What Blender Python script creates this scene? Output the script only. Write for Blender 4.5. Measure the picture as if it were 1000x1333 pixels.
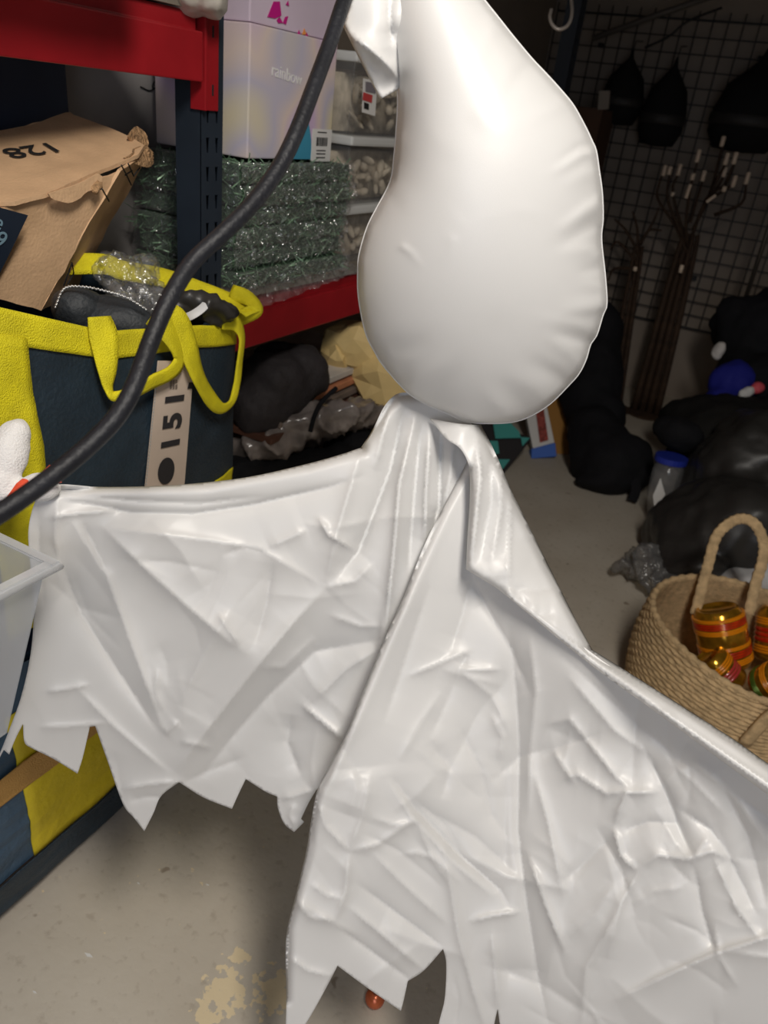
import bpy, bmesh, math, random
import numpy as np
from mathutils import Vector, Matrix, noise
from mathutils.geometry import delaunay_2d_cdt

for o in list(bpy.data.objects):
    bpy.data.objects.remove(o)
SC = bpy.context.scene
COL = SC.collection
random.seed(7)
rng = np.random.default_rng(7)

# ------------------------------------------------------------------ camera
FPX, CX, CY, CAMH = 985.0, 500.0, 666.5, 1.5
def _n(v): return v / np.linalg.norm(v)
def _cv(x, y): return _n(np.array([x - CX, -(y - CY), FPX]))
_up = -_cv(265, 2500)
_Y = _cv(1086, 222); _Y = _n(_Y - _up * (_Y @ _up))
_X = np.cross(_up, _Y)
if _X[0] < 0: _X = -_X
CM = np.array([_X, _Y, _up])
CO = np.array([0, 0, CAMH])
def ray(x, y): return CM @ np.array([(x - CX) / FPX, -(y - CY) / FPX, 1.0])
def at(x, y, d): return Vector(CO + ray(x, y) * d)
def onx(x, y, v): r = ray(x, y); return Vector(CO + r * (v / r[0]))
def ony(x, y, v): r = ray(x, y); return Vector(CO + r * (v / r[1]))
def onz(x, y, v): r = ray(x, y); return Vector(CO + r * ((v - CAMH) / r[2]))
cam_d = bpy.data.cameras.new('camera')
cam_d.sensor_fit = 'HORIZONTAL'; cam_d.sensor_width = 36.0; cam_d.lens = 36.0 * FPX / 1000.0
cam_d.clip_start = 0.02
cam_d.dof.use_dof = True; cam_d.dof.focus_distance = 0.97; cam_d.dof.aperture_fstop = 8.5
cam = bpy.data.objects.new('camera', cam_d); COL.objects.link(cam)
R, U, F = [Vector(CM[:, i]) for i in range(3)]
cam.matrix_world = Matrix(((R.x, U.x, -F.x, 0), (R.y, U.y, -F.y, 0), (R.z, U.z, -F.z, CAMH), (0, 0, 0, 1)))
SC.camera = cam

# ------------------------------------------------------------------ world, lights, exposure
W = bpy.data.worlds.new('world'); SC.world = W; W.use_nodes = True
W.node_tree.nodes['Background'].inputs[0].default_value = (0.5, 0.52, 0.56, 1)
W.node_tree.nodes['Background'].inputs[1].default_value = 0.05
def area(name, loc, target, size, energy, color, size_y=None):
    l = bpy.data.lights.new(name, 'AREA'); l.energy = energy; l.color = color; l.size = size
    if size_y: l.shape = 'RECTANGLE'; l.size_y = size_y
    o = bpy.data.objects.new(name, l); COL.objects.link(o); o.location = loc
    o.rotation_euler = (Vector(target) - Vector(loc)).to_track_quat('-Z', 'Y').to_euler()
    return o
area('ceiling_light', (0.38, -0.05, 2.60), (-0.2, 0.8, 0.6), 0.28, 38, (1.0, 0.94, 0.86), 0.7)
area('doorway_daylight', (0.75, -1.9, 1.35), (0.0, 1.0, 0.6), 1.6, 23, (0.82, 0.88, 1.0), 1.8)
SC.view_settings.view_transform = 'Standard'; SC.view_settings.look = 'None'
SC.view_settings.gamma = 1.0; SC.view_settings.exposure = 0.0
SC.view_settings.use_curve_mapping = False

# ------------------------------------------------------------------ materials
MATS = {}
def srgb(r, g, b):
    f = lambda c: (c / 255 / 12.92) if c <= 10 else ((c / 255 + 0.055) / 1.055) ** 2.4
    return (f(r), f(g), f(b))
def mat(name, col, rough=0.6, spec=0.5, metal=0.0, var=0.0, vscale=12, bump=0.0, bscale=60, sheen=0.0,
        transl=0.0, col2=None, coat=0.0, detail=4):
    if name in MATS: return MATS[name]
    m = bpy.data.materials.new(name); m.use_nodes = True
    nt = m.node_tree; N = nt.nodes; L = nt.links
    b = N['Principled BSDF']; out = N['Material Output']
    b.inputs['Base Color'].default_value = (*col, 1)
    b.inputs['Roughness'].default_value = rough
    b.inputs['Specular IOR Level'].default_value = spec
    b.inputs['Metallic'].default_value = metal
    b.inputs['Sheen Weight'].default_value = sheen
    b.inputs['Coat Weight'].default_value = coat
    tc = N.new('ShaderNodeTexCoord')
    if var or col2:
        n = N.new('ShaderNodeTexNoise'); n.inputs['Scale'].default_value = vscale; n.inputs['Detail'].default_value = detail
        L.new(tc.outputs['Object'], n.inputs['Vector'])
        r = N.new('ShaderNodeValToRGB'); r.color_ramp.elements[0].position = 0.35; r.color_ramp.elements[1].position = 0.65
        c1 = tuple(max(0, c * (1 - var)) for c in col); c2 = col2 or tuple(min(1, c * (1 + var)) for c in col)
        r.color_ramp.elements[0].color = (*c1, 1); r.color_ramp.elements[1].color = (*c2, 1)
        L.new(n.outputs['Fac'], r.inputs['Fac']); L.new(r.outputs['Color'], b.inputs['Base Color'])
    if bump:
        n2 = N.new('ShaderNodeTexNoise'); n2.inputs['Scale'].default_value = bscale; n2.inputs['Detail'].default_value = 5
        L.new(tc.outputs['Object'], n2.inputs['Vector'])
        bp = N.new('ShaderNodeBump'); bp.inputs['Strength'].default_value = bump; bp.inputs['Distance'].default_value = 0.01
        L.new(n2.outputs['Fac'], bp.inputs['Height']); L.new(bp.outputs['Normal'], b.inputs['Normal'])
    if transl:
        t = N.new('ShaderNodeBsdfTranslucent'); t.inputs['Color'].default_value = (*col, 1)
        mx = N.new('ShaderNodeMixShader'); mx.inputs[0].default_value = transl
        L.new(b.outputs[0], mx.inputs[1]); L.new(t.outputs[0], mx.inputs[2]); L.new(mx.outputs[0], out.inputs['Surface'])
    MATS[name] = m
    return m
def film(name, tint=(0.95, 0.95, 0.95), haze=0.06, rough=0.12, bump=0.5, bscale=40, gloss=0.06):
    if name in MATS: return MATS[name]
    m = bpy.data.materials.new(name); m.use_nodes = True
    nt = m.node_tree; N = nt.nodes; L = nt.links
    N.remove(N['Principled BSDF']); out = N['Material Output']
    tr = N.new('ShaderNodeBsdfTransparent'); tr.inputs[0].default_value = (*tint, 1)
    df = N.new('ShaderNodeBsdfDiffuse'); df.inputs[0].default_value = (0.85, 0.86, 0.88, 1)
    gl = N.new('ShaderNodeBsdfGlossy'); gl.inputs['Roughness'].default_value = rough
    fr = N.new('ShaderNodeLayerWeight'); fr.inputs['Blend'].default_value = 0.5
    pw = N.new('ShaderNodeMath'); pw.operation = 'POWER'; pw.inputs[1].default_value = 4.0
    ml = N.new('ShaderNodeMath'); ml.operation = 'MULTIPLY'; ml.inputs[1].default_value = 0.55
    L.new(fr.outputs['Facing'], pw.inputs[0]); L.new(pw.outputs[0], ml.inputs[0])
    ad = N.new('ShaderNodeMath'); ad.operation = 'ADD'; ad.use_clamp = True; ad.inputs[1].default_value = gloss
    m1 = N.new('ShaderNodeMixShader'); m1.inputs[0].default_value = haze
    m2 = N.new('ShaderNodeMixShader')
    L.new(tr.outputs[0], m1.inputs[1]); L.new(df.outputs[0], m1.inputs[2])
    L.new(ml.outputs[0], ad.inputs[0]); L.new(ad.outputs[0], m2.inputs[0])
    L.new(m1.outputs[0], m2.inputs[1]); L.new(gl.outputs[0], m2.inputs[2]); L.new(m2.outputs[0], out.inputs['Surface'])
    if bump:
        tc = N.new('ShaderNodeTexCoord')
        n2 = N.new('ShaderNodeTexNoise'); n2.inputs['Scale'].default_value = bscale; n2.inputs['Detail'].default_value = 3
        L.new(tc.outputs['Object'], n2.inputs['Vector'])
        bp = N.new('ShaderNodeBump'); bp.inputs['Strength'].default_value = bump; bp.inputs['Distance'].default_value = 0.02
        L.new(n2.outputs['Fac'], bp.inputs['Height'])
        L.new(bp.outputs['Normal'], gl.inputs['Normal']); L.new(bp.outputs['Normal'], fr.inputs['Normal'])
    MATS[name] = m
    return m

SATIN = mat('white_satin', (0.765, 0.76, 0.75), rough=0.40, spec=0.6, sheen=0.05, transl=0.15, bump=0.05, bscale=900)
PLUSH = mat('white_plush', (0.84, 0.82, 0.80), rough=0.9, sheen=0.4, bump=0.4, bscale=400)
RED = mat('red_painted_steel', srgb(150, 24, 32), rough=0.42, var=0.10, vscale=9)
NAVYSTEEL = mat('navy_painted_steel', srgb(38, 46, 56), rough=0.45, var=0.1)
NAVY = mat('navy_woven_plastic', srgb(36, 50, 61), rough=0.5, var=0.16, vscale=14, bump=0.25, bscale=140)
NAVY2 = mat('blue_woven_plastic', srgb(62, 86, 108), rough=0.55, var=0.12, vscale=14, bump=0.3, bscale=60)
YEL = mat('yellow_webbing', srgb(230, 216, 22), rough=0.65, var=0.12, vscale=22, bump=0.5, bscale=500)
YELP = mat('yellow_woven_plastic', srgb(212, 190, 30), rough=0.55, var=0.15, vscale=8, bump=0.3, bscale=50)
KRAFT = mat('brown_cardboard', srgb(214, 176, 136), rough=0.85, var=0.07, vscale=20, bump=0.15, bscale=200)
KRAFTD = mat('torn_cardboard_edge', srgb(172, 136, 98), rough=0.95, var=0.3, vscale=120, bump=0.9, bscale=150)
INK = mat('black_ink', (0.012, 0.012, 0.013), rough=0.7)
CABLE = mat('black_cable_rubber', srgb(25, 26, 31), rough=0.5, spec=0.3, var=0.2, vscale=30, bump=0.15, bscale=200)
BLACKC = mat('black_cloth', (0.010, 0.010, 0.012), rough=0.85, spec=0.2, bump=0.3, bscale=90)
BAGBLK = mat('black_bin_liner', (0.030, 0.028, 0.026), rough=0.42, spec=0.5, bump=0.15, bscale=14)
CLEAR = film('clear_plastic_film', haze=0.07, bump=1.0, bscale=55, gloss=0.2, rough=0.09)
CLEARW = film('clear_wrapping', haze=0.08, bump=1.0, bscale=35, gloss=0.10, rough=0.16)
BINM = film('frosted_bin_plastic', tint=(0.90, 0.92, 0.94), haze=0.30, rough=0.22, bump=0.0, gloss=0.03)
BINR = film('frosted_bin_rim', tint=(0.9, 0.92, 0.94), haze=0.42, rough=0.2, bump=0.0, gloss=0.08)
WHITEP = mat('white_plastic', (0.78, 0.78, 0.76), rough=0.35)
BLUEP = mat('blue_plastic', srgb(40, 56, 160), rough=0.4)
PAPERW = mat('white_paper', (0.75, 0.74, 0.72), rough=0.8)
GREEN = mat('green_tinsel', srgb(120, 150, 122), rough=0.35, metal=0.3, var=0.5, vscale=60)
JUTE = mat('jute_braid', srgb(206, 176, 132), rough=0.9, var=0.18, vscale=45, bump=0.7, bscale=260)

# ------------------------------------------------------------------ mesh helpers
WL = {}
def thing(name, label, cat, loc=(0, 0, 0), group=None, kind=None):
    o = bpy.data.objects.new(name, None); COL.objects.link(o); o.location = loc; o.empty_display_size = 0.05
    WL[o] = Vector(loc); tag(o, label, cat, group, kind)
    return o
def tag(o, label=None, cat=None, group=None, kind=None):
    if label: o['label'] = label
    if cat: o['category'] = cat
    if group: o['group'] = group
    if kind: o['kind'] = kind
    return o
class MB:
    def __init__(s): s.v = []; s.f = []
    def add(s, vs, fs):
        k = len(s.v); s.v += [Vector(p) for p in vs]; s.f += [[i + k for i in f] for f in fs]; return s
    def box(s, lo, hi, M=None):
        x0, y0, z0 = lo; x1, y1, z1 = hi
        vs = [Vector(p) for p in ((x0, y0, z0), (x1, y0, z0), (x1, y1, z0), (x0, y1, z0), (x0, y0, z1), (x1, y0, z1), (x1, y1, z1), (x0, y1, z1))]
        if M: vs = [M @ v for v in vs]
        return s.add(vs, [(0, 3, 2, 1), (4, 5, 6, 7), (0, 1, 5, 4), (1, 2, 6, 5), (2, 3, 7, 6), (3, 0, 4, 7)])
    def slab(s, q, th, back=None):
        """quad with thickness th away from 'back' direction"""
        q = [Vector(p) for p in q]
        n = (q[1] - q[0]).cross(q[2] - q[0]).normalized() if back is None else Vector(back).normalized()
        return s.add(q + [p + n * th for p in q], [(0, 1, 2, 3), (7, 6, 5, 4), (0, 4, 5, 1), (1, 5, 6, 2), (2, 6, 7, 3), (3, 7, 4, 0)])
    def poly(s, pts, off):
        pts = [Vector(p) for p in pts]; n = len(pts); off = Vector(off)
        fs = [list(range(n)), list(range(2 * n - 1, n - 1, -1))] + [(i, i + n, (i + 1) % n + n, (i + 1) % n) for i in range(n)]
        return s.add(pts + [p + off for p in pts], fs)
    def tube(s, pts, r, seg=8, cap=True, closed=False):
        pts = [Vector(p) for p in pts]; n = len(pts)
        rs = r if isinstance(r, (list, tuple)) else [r] * n
        vs = []; ref = None
        for i, p in enumerate(pts):
            a = pts[(i - 1) % n] if (closed or i > 0) else p; b = pts[(i + 1) % n] if (closed or i < n - 1) else p
            t = (b - a).normalized()
            if ref is None: ref = t.orthogonal().normalized()
            ref = (ref - t * ref.dot(t)).normalized(); bi = t.cross(ref)
            for k in range(seg):
                an = 2 * math.pi * k / seg; vs.append(p + (ref * math.cos(an) + bi * math.sin(an)) * rs[i])
        fs = []
        for i in range(n if closed else n - 1):
            j = (i + 1) % n
            for k in range(seg):
                l = (k + 1) % seg; fs.append((i * seg + k, i * seg + l, j * seg + l, j * seg + k))
        if cap and not closed:
            fs.append(list(range(seg - 1, -1, -1))); fs.append([(n - 1) * seg + k for k in range(seg)])
        return s.add(vs, fs)
    def lathe(s, prof, M, seg=28):
        vs = []; n = len(prof)
        for (r, z) in prof:
            for k in range(seg):
                a = 2 * math.pi * k / seg; vs.append(M @ Vector((r * math.cos(a), r * math.sin(a), z)))
        fs = [(i * seg + k, i * seg + (k + 1) % seg, (i + 1) * seg + (k + 1) % seg, (i + 1) * seg + k) for i in range(n - 1) for k in range(seg)]
        fs.append(list(range(seg - 1, -1, -1))); fs.append([(n - 1) * seg + k for k in range(seg)])
        return s.add(vs, fs)
    def ellipsoid(s, c, ax, nu=20, nv=12):
        """ax: three Vectors (axis*radius)"""
        c = Vector(c); vs = []; fs = []
        for i in range(nv + 1):
            th = math.pi * i / nv
            for k in range(nu):
                ph = 2 * math.pi * k / nu
                vs.append(c + ax[0] * math.sin(th) * math.cos(ph) + ax[1] * math.sin(th) * math.sin(ph) + ax[2] * math.cos(th))
        for i in range(nv):
            for k in range(nu):
                l = (k + 1) % nu; fs.append((i * nu + k, (i + 1) * nu + k, (i + 1) * nu + l, i * nu + l))
        return s.add(vs, fs)
    def strap(s, pts, width, normals, th=0.002):
        """flat webbing along pts; normals: facing direction per point; width: number or list"""
        pts = [Vector(p) for p in pts]; n = len(pts)
        ws = width if isinstance(width, (list, tuple)) else [width] * n
        vs = []
        for i, p in enumerate(pts):
            t = (pts[min(n - 1, i + 1)] - pts[max(0, i - 1)]).normalized()
            nn = Vector(normals[i] if isinstance(normals, list) else normals); nn = (nn - t * nn.dot(t)).normalized(); b = t.cross(nn)
            for u in (-1, -0.5, 0, 0.5, 1):
                vs.append(p + b * ws[i] / 2 * u + nn * (th / 2 - 0.0012 * u * u))
            for u in (1, 0.5, 0, -0.5, -1):
                vs.append(p + b * ws[i] / 2 * u - nn * (th / 2 + 0.0012 * u * u))
        fs = []
        for i in range(n - 1):
            for k in range(10):
                l = (k + 1) % 10; fs.append((i * 10 + k, i * 10 + l, (i + 1) * 10 + l, (i + 1) * 10 + k))
        fs.append(list(range(9, -1, -1))); fs.append([(n - 1) * 10 + k for k in range(10)])
        return s.add(vs, fs)
    def build(s, name, m, parent=None, smooth=False, bevel=0.0, weld=False, recalc=True):
        if parent is None or True:
            xs = [v.x for v in s.v]; ys = [v.y for v in s.v]; zs = [v.z for v in s.v]
            c = Vector(((min(xs) + max(xs)) / 2, (min(ys) + max(ys)) / 2, min(zs)))
        me = bpy.data.meshes.new(name)
        me.from_pydata([v - c for v in s.v], [], s.f)
        if recalc or bevel or weld:
            bm = bmesh.new(); bm.from_mesh(me)
            if weld: bmesh.ops.remove_doubles(bm, verts=bm.verts, dist=weld if isinstance(weld, float) else 1e-5)
            if recalc: bmesh.ops.recalc_face_normals(bm, faces=bm.faces)
            if bevel: bmesh.ops.bevel(bm, geom=bm.edges[:], offset=bevel, segments=2, profile=0.6, affect='EDGES', clamp_overlap=True)
            bm.to_mesh(me); bm.free()
        if smooth:
            me.polygons.foreach_set('use_smooth', [True] * len(me.polygons))
        me.materials.append(m); me.update()
        o = bpy.data.objects.new(name, me); COL.objects.link(o)
        WL[o] = c
        if parent is not None:
            o.parent = parent; o.location = c - WL[parent]
        else: o.location = c
        return o
def cr(pts, n=8, closed=False):
    """Catmull-Rom through points"""
    P = [Vector(p) for p in pts]; N = len(P); out = []
    rngi = range(N if closed else N - 1)
    for i in rngi:
        p1 = P[i]; p2 = P[(i + 1) % N]
        p0 = P[(i - 1) % N] if (closed or i > 0) else p1 * 2 - p2
        p3 = P[(i + 2) % N] if (closed or i < N - 2) else p2 * 2 - p1
        for k in range(n):
            t = k / n
            out.append(0.5 * ((2 * p1) + (p2 - p0) * t + (2 * p0 - 5 * p1 + 4 * p2 - p3) * t * t + (3 * p1 - p0 - 3 * p2 + p3) * t ** 3))
    if not closed: out.append(P[-1])
    return out
def mods(o, voxel=None, smooth=0, disp=None, deci=None, seed=0):
    if voxel:
        r = o.modifiers.new('remesh', 'REMESH'); r.mode = 'VOXEL'; r.voxel_size = voxel; r.use_smooth_shade = True
    if smooth:
        s = o.modifiers.new('smooth', 'SMOOTH'); s.iterations = smooth; s.factor = 0.5
    for k, d in enumerate(disp or []):
        kind, size, strength = d
        t = bpy.data.textures.new(o.name + '_fold', kind); t.noise_scale = size
        if kind == 'MUSGRAVE': t.musgrave_type = 'RIDGED_MULTIFRACTAL'; t.octaves = 2
        m = o.modifiers.new('folds', 'DISPLACE'); m.texture = t; m.strength = strength; m.texture_coords = 'GLOBAL' if seed == 0 else 'LOCAL'; m.mid_level = 0.5
    return o
def pxr(d): return d / FPX
def ell(mb, x, y, d, rx, ry, rd, rot=0.0):
    """ellipsoid at pixel/depth; radii rx, ry given in pixels at that depth, rd in metres"""
    a = math.radians(rot); r = R * math.cos(a) + U * math.sin(a); u = -R * math.sin(a) + U * math.cos(a)
    return mb.ellipsoid(at(x, y, d), (r * rx * pxr(d), u * ry * pxr(d), F * rd))
def text(body, size, m, org, right, up, name, parent, depth=0.0004, align='LEFT', bold=0.0):
    c = bpy.data.curves.new('t', 'FONT'); c.body = body; c.size = size; c.extrude = depth; c.align_x = align; c.align_y = 'CENTER'; c.offset = bold
    o = bpy.data.objects.new('t', c); COL.objects.link(o)
    bpy.context.view_layer.update()
    me = bpy.data.meshes.new_from_object(o.evaluated_get(bpy.context.evaluated_depsgraph_get()))
    bpy.data.objects.remove(o); bpy.data.curves.remove(c)
    r = Vector(right).normalized(); n = r.cross(Vector(up)).normalized(); u = n.cross(r)
    M = Matrix(((r.x, u.x, n.x, 0), (r.y, u.y, n.y, 0), (r.z, u.z, n.z, 0), (0, 0, 0, 1)))
    me.transform(M); me.materials.clear(); me.materials.append(m); me.name = name
    t = bpy.data.objects.new(name, me); COL.objects.link(t); WL[t] = Vector(org)
    t.parent = parent; t.location = Vector(org) - WL[parent]
    return t

# ---- cloth sheets: an outline, a smooth run of depth, and folds
def outline2d(pts, step):
    """pts: (x,y) smooth or (x,y,1) sharp; returns densely sampled closed outline"""
    n = len(pts); sharp = [i for i in range(n) if len(pts[i]) > 2]
    if not sharp: sharp = [0]
    out = []
    for a, i in enumerate(sharp):
        j = sharp[(a + 1) % len(sharp)]
        k = i; run = [pts[k][:2]]
        while True:
            k = (k + 1) % n; run.append(pts[k][:2])
            if k == j: break
        c = cr([Vector((p[0], p[1], 0)) for p in run], 10)
        # resample
        seg = [0]
        for q in range(1, len(c)): seg.append(seg[-1] + (c[q] - c[q - 1]).length)
        m = max(1, int(round(seg[-1] / step)))
        arr = np.array([(p.x, p.y) for p in c]); sg = np.array(seg)
        t = np.linspace(0, seg[-1], m + 1)[:-1]
        out += list(zip(np.interp(t, sg, arr[:, 0]), np.interp(t, sg, arr[:, 1])))
    return np.array(out)
def inside(P, poly):
    x, y = P[:, 0], P[:, 1]; c = np.zeros(len(P), bool); n = len(poly); j = n - 1
    for i in range(n):
        xi, yi = poly[i]; xj, yj = poly[j]
        if yi != yj:
            k = ((yi > y) != (yj > y)) & (x < (xj - xi) * (y - yi) / (yj - yi) + xi); c ^= k
        j = i
    return c
def pldist(P, line):
    """distance to polyline, arclength fraction, signed side"""
    best = np.full(len(P), 1e9); tt = np.zeros(len(P)); sd = np.zeros(len(P))
    line = np.array(line, float); L = np.r_[0, np.cumsum(np.linalg.norm(np.diff(line, axis=0), axis=1))]
    for i in range(len(line) - 1):
        a = line[i]; ab = line[i + 1] - a; l2 = max(1e-9, ab @ ab)
        t = np.clip(((P - a) @ ab) / l2, 0, 1); q = a + t[:, None] * ab; dv = P - q; d = np.hypot(dv[:, 0], dv[:, 1])
        k = d < best
        best[k] = d[k]; tt[k] = ((L[i] + t * math.sqrt(l2)) / L[-1])[k]; sd[k] = ((ab[0] * dv[:, 1] - ab[1] * dv[:, 0]) / (math.sqrt(l2) * np.maximum(d, 1e-6)))[k]
    return best, tt, np.clip(sd, -1, 1)
def tps(ctrl):
    C = np.array(ctrl, float); P = C[:, :2] / 300; n = len(P)
    def K(A, B):
        r2 = ((A[:, None] - B[None]) ** 2).sum(-1); return np.where(r2 > 1e-12, 0.5 * r2 * np.log(r2 + 1e-12), 0)
    A = np.zeros((n + 3, n + 3)); A[:n, :n] = K(P, P) + np.eye(n) * 1e-3; A[:n, n] = 1; A[:n, n + 1:] = P; A[n:, :n] = A[:n, n:].T
    w = np.linalg.solve(A, np.r_[C[:, 2], 0, 0, 0])
    return lambda Q: K(Q / 300, P) @ w[:n] + w[n] + (Q / 300) @ w[n + 1:]
def folds(P, creases, gain=2.3, soft=False):
    h = np.zeros(len(P))
    for (line, amp, w1, w2) in creases:
        lo = np.min(line, axis=0) - 10 * max(w1, w2); hi = np.max(line, axis=0) + 10 * max(w1, w2)
        k = np.where((P[:, 0] > lo[0]) & (P[:, 0] < hi[0]) & (P[:, 1] > lo[1]) & (P[:, 1] < hi[1]))[0]
        if not len(k): continue
        d, t, s = pldist(P[k], line)
        w = (w1 + w2) / 2 + (w1 - w2) / 2 * s; dd = np.sqrt(d * d + 1.2) - 1.095
        fade = np.clip(np.minimum(t, 1 - t) * 4 + 0.12, 0, 1) ** 0.8
        if soft: h[k] += gain * amp * 0.001 * np.exp(-(d / w) ** 2 * 0.8) * np.clip(1.05 - t, 0, 1); continue
        h[k] += gain * amp * 0.001 * (0.72 * np.exp(-(dd / w)) + 0.28 * np.exp(-(dd / (0.3 * w)))) * fade
    return h
def wrinkles(n, box, amp, lens, ang=None, spread=180, seed=1, wr=(6, 20)):
    r = np.random.default_rng(seed); out = []
    for _ in range(n):
        x = r.uniform(box[0], box[2]); y = r.uniform(box[1], box[3]); l = r.uniform(*lens)
        a = math.radians((ang if ang is not None else 0) + r.uniform(-spread, spread)); b = a + r.uniform(-0.5, 0.5)
        p0 = (x, y); p1 = (x + l / 2 * math.cos(a), y + l / 2 * math.sin(a)); p2 = (p1[0] + l / 2 * math.cos(b), p1[1] + l / 2 * math.sin(b))
        w = r.uniform(*wr)
        out.append(([p0, p1, p2], r.normal(0, amp), w, w * r.uniform(0.4, 1.6)))
    return out
def sheet2d(outl, creases, step):
    B = outline2d(outl, step)
    lo = B.min(0); hi = B.max(0)
    gx, gy = np.meshgrid(np.arange(lo[0], hi[0], step), np.arange(lo[1], hi[1], step * 0.866))
    gx = gx + (np.arange(gx.shape[0]) % 2)[:, None] * step / 2
    G = np.c_[gx.ravel(), gy.ravel()]; G = G[inside(G, B)]
    db, _, _ = pldist(G, np.r_[B, B[:1]]); G = G[db > step * 0.6]
    CP = []
    for (line, amp, w1, w2) in creases:
        if abs(amp) < 1.2: continue
        l = np.array(line, float)
        for i in range(len(l) - 1):
            m = max(1, int(np.linalg.norm(l[i + 1] - l[i]) / step))
            for k in range(m): CP.append(l[i] + (l[i + 1] - l[i]) * k / m)
    if CP:
        CP = np.array(CP); CP = CP[inside(CP, B)]
        if len(CP):
            db, _, _ = pldist(CP, np.r_[B, B[:1]]); CP = CP[db > step * 0.6]
            keep = []
            cell = {}
            def near(p, r2):
                a, b = int(p[0] // step), int(p[1] // step)
                for u in (a - 1, a, a + 1):
                    for v in (b - 1, b, b + 1):
                        for q in cell.get((u, v), ()):
                            if (q[0] - p[0]) ** 2 + (q[1] - p[1]) ** 2 < r2: return True
                return False
            for p in CP:
                if near(p, (0.55 * step) ** 2): continue
                cell.setdefault((int(p[0] // step), int(p[1] // step)), []).append(p); keep.append(p)
            CP = np.array(keep)
            G = G[np.array([not near(p, (0.62 * step) ** 2) for p in G])]
            G = np.r_[G, CP]
    P = np.r_[B, G]; nb = len(B)
    res = delaunay_2d_cdt([Vector(p) for p in P], [], [list(range(nb))], 1, 1e-4)
    V = np.array([(v.x, v.y) for v in res[0]]); Fc = [list(f) for f in res[2]]
    return V, Fc, B
def unproj(V, d):
    cx = (V[:, 0] - CX) / FPX * d; cy = -(V[:, 1] - CY) / FPX * d
    return CO + np.c_[cx, cy, d] @ CM.T
def cloth(name, outl, ctrl, creases, parent, m=SATIN, step=2.7, rolls=(), extra=None, thick=0.0007):
    V, Fc, B = sheet2d(outl, creases, step)
    d = tps(ctrl)(V) - folds(V, creases)
    for (line, w, amt) in rolls:      # an edge that curls away from the camera
        ds, t, s = pldist(V, line); u = np.clip(1 - ds / w, 0, 1); d += amt * u ** 2.5
    if extra is not None: d += extra(V)
    P = unproj(V, d)
    mb = MB(); mb.v = [Vector(p) for p in P]; mb.f = Fc
    o = mb.build(name, m, parent, smooth=True)
    if thick:
        s = o.modifiers.new('thickness', 'SOLIDIFY'); s.thickness = thick; s.offset = 0
    return o

# ================================================================== SETTING
def floor_mat():
    m = bpy.data.materials.new('concrete_floor'); m.use_nodes = True; nt = m.node_tree; N = nt.nodes; L = nt.links
    b = N['Principled BSDF']; b.inputs['Roughness'].default_value = 0.62; b.inputs['Specular IOR Level'].default_value = 0.35
    g = N.new('ShaderNodeNewGeometry')
    def nz(sc, det, p0, p1, c0, c1):
        n = N.new('ShaderNodeTexNoise'); n.inputs['Scale'].default_value = sc; n.inputs['Detail'].default_value = det
        L.new(g.outputs['Position'], n.inputs['Vector']); r = N.new('ShaderNodeValToRGB')
        r.color_ramp.elements[0].position = p0; r.color_ramp.elements[1].position = p1
        r.color_ramp.elements[0].color = (*c0, 1); r.color_ramp.elements[1].color = (*c1, 1)
        L.new(n.outputs['Fac'], r.inputs['Fac']); return r, n
    base, _ = nz(3.5, 6, 0.3, 0.7, srgb(190, 180, 164), srgb(206, 198, 184))
    fine, fn = nz(45, 6, 0.30, 0.42, (0.55, 0.5, 0.45), (1, 1, 1))
    speck, _ = nz(22, 2, 0.24, 0.29, (0.35, 0.27, 0.2), (1, 1, 1))
    def mul(a, c, f):
        x = N.new('ShaderNodeMix'); x.data_type = 'RGBA'; x.blend_type = 'MULTIPLY'; x.inputs[0].default_value = f
        L.new(a, x.inputs[6]); L.new(c, x.inputs[7]); return x.outputs[2]
    c = mul(mul(base.outputs[0], fine.outputs[0], 0.35), speck.outputs[0], 0.6)
    # peeled paint patches
    tot = None
    for (px, py, rad) in ((292, 1290, 0.07), (360, 1290, 0.075), (310, 1245, 0.035), (272, 1325, 0.05)):
        p = onz(px, py, 0)
        d = N.new('ShaderNodeVectorMath'); d.operation = 'DISTANCE'; L.new(g.outputs['Position'], d.inputs[0]); d.inputs[1].default_value = p
        mr = N.new('ShaderNodeMapRange'); mr.inputs['From Min'].default_value = rad; mr.inputs['From Max'].default_value = 0; L.new(d.outputs['Value'], mr.inputs['Value'])
        if tot is None: tot = mr.outputs[0]
        else:
            a = N.new('ShaderNodeMath'); a.operation = 'MAXIMUM'; L.new(tot, a.inputs[0]); L.new(mr.outputs[0], a.inputs[1]); tot = a.outputs[0]
    n = N.new('ShaderNodeTexNoise'); n.inputs['Scale'].default_value = 55; n.inputs['Detail'].default_value = 5; L.new(g.outputs['Position'], n.inputs['Vector'])
    mm = N.new('ShaderNodeMath'); mm.operation = 'MULTIPLY_ADD'; L.new(tot, mm.inputs[0]); mm.inputs[1].default_value = 0.45; L.new(n.outputs['Fac'], mm.inputs[2])
    th = N.new('ShaderNodeMapRange'); th.inputs['From Min'].default_value = 0.70; th.inputs['From Max'].default_value = 0.74; L.new(mm.outputs[0], th.inputs['Value'])
    mx = N.new('ShaderNodeMix'); mx.data_type = 'RGBA'; L.new(th.outputs[0], mx.inputs[0]); L.new(c, mx.inputs[6]); mx.inputs[7].default_value = (*srgb(228, 210, 174), 1)
    L.new(mx.outputs[2], b.inputs['Base Color'])
    bp = N.new('ShaderNodeBump'); bp.inputs['Strength'].default_value = 0.12; bp.inputs['Distance'].default_value = 0.01
    L.new(fn.outputs['Fac'], bp.inputs['Height']); L.new(bp.outputs[0], b.inputs['Normal'])
    return m
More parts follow.
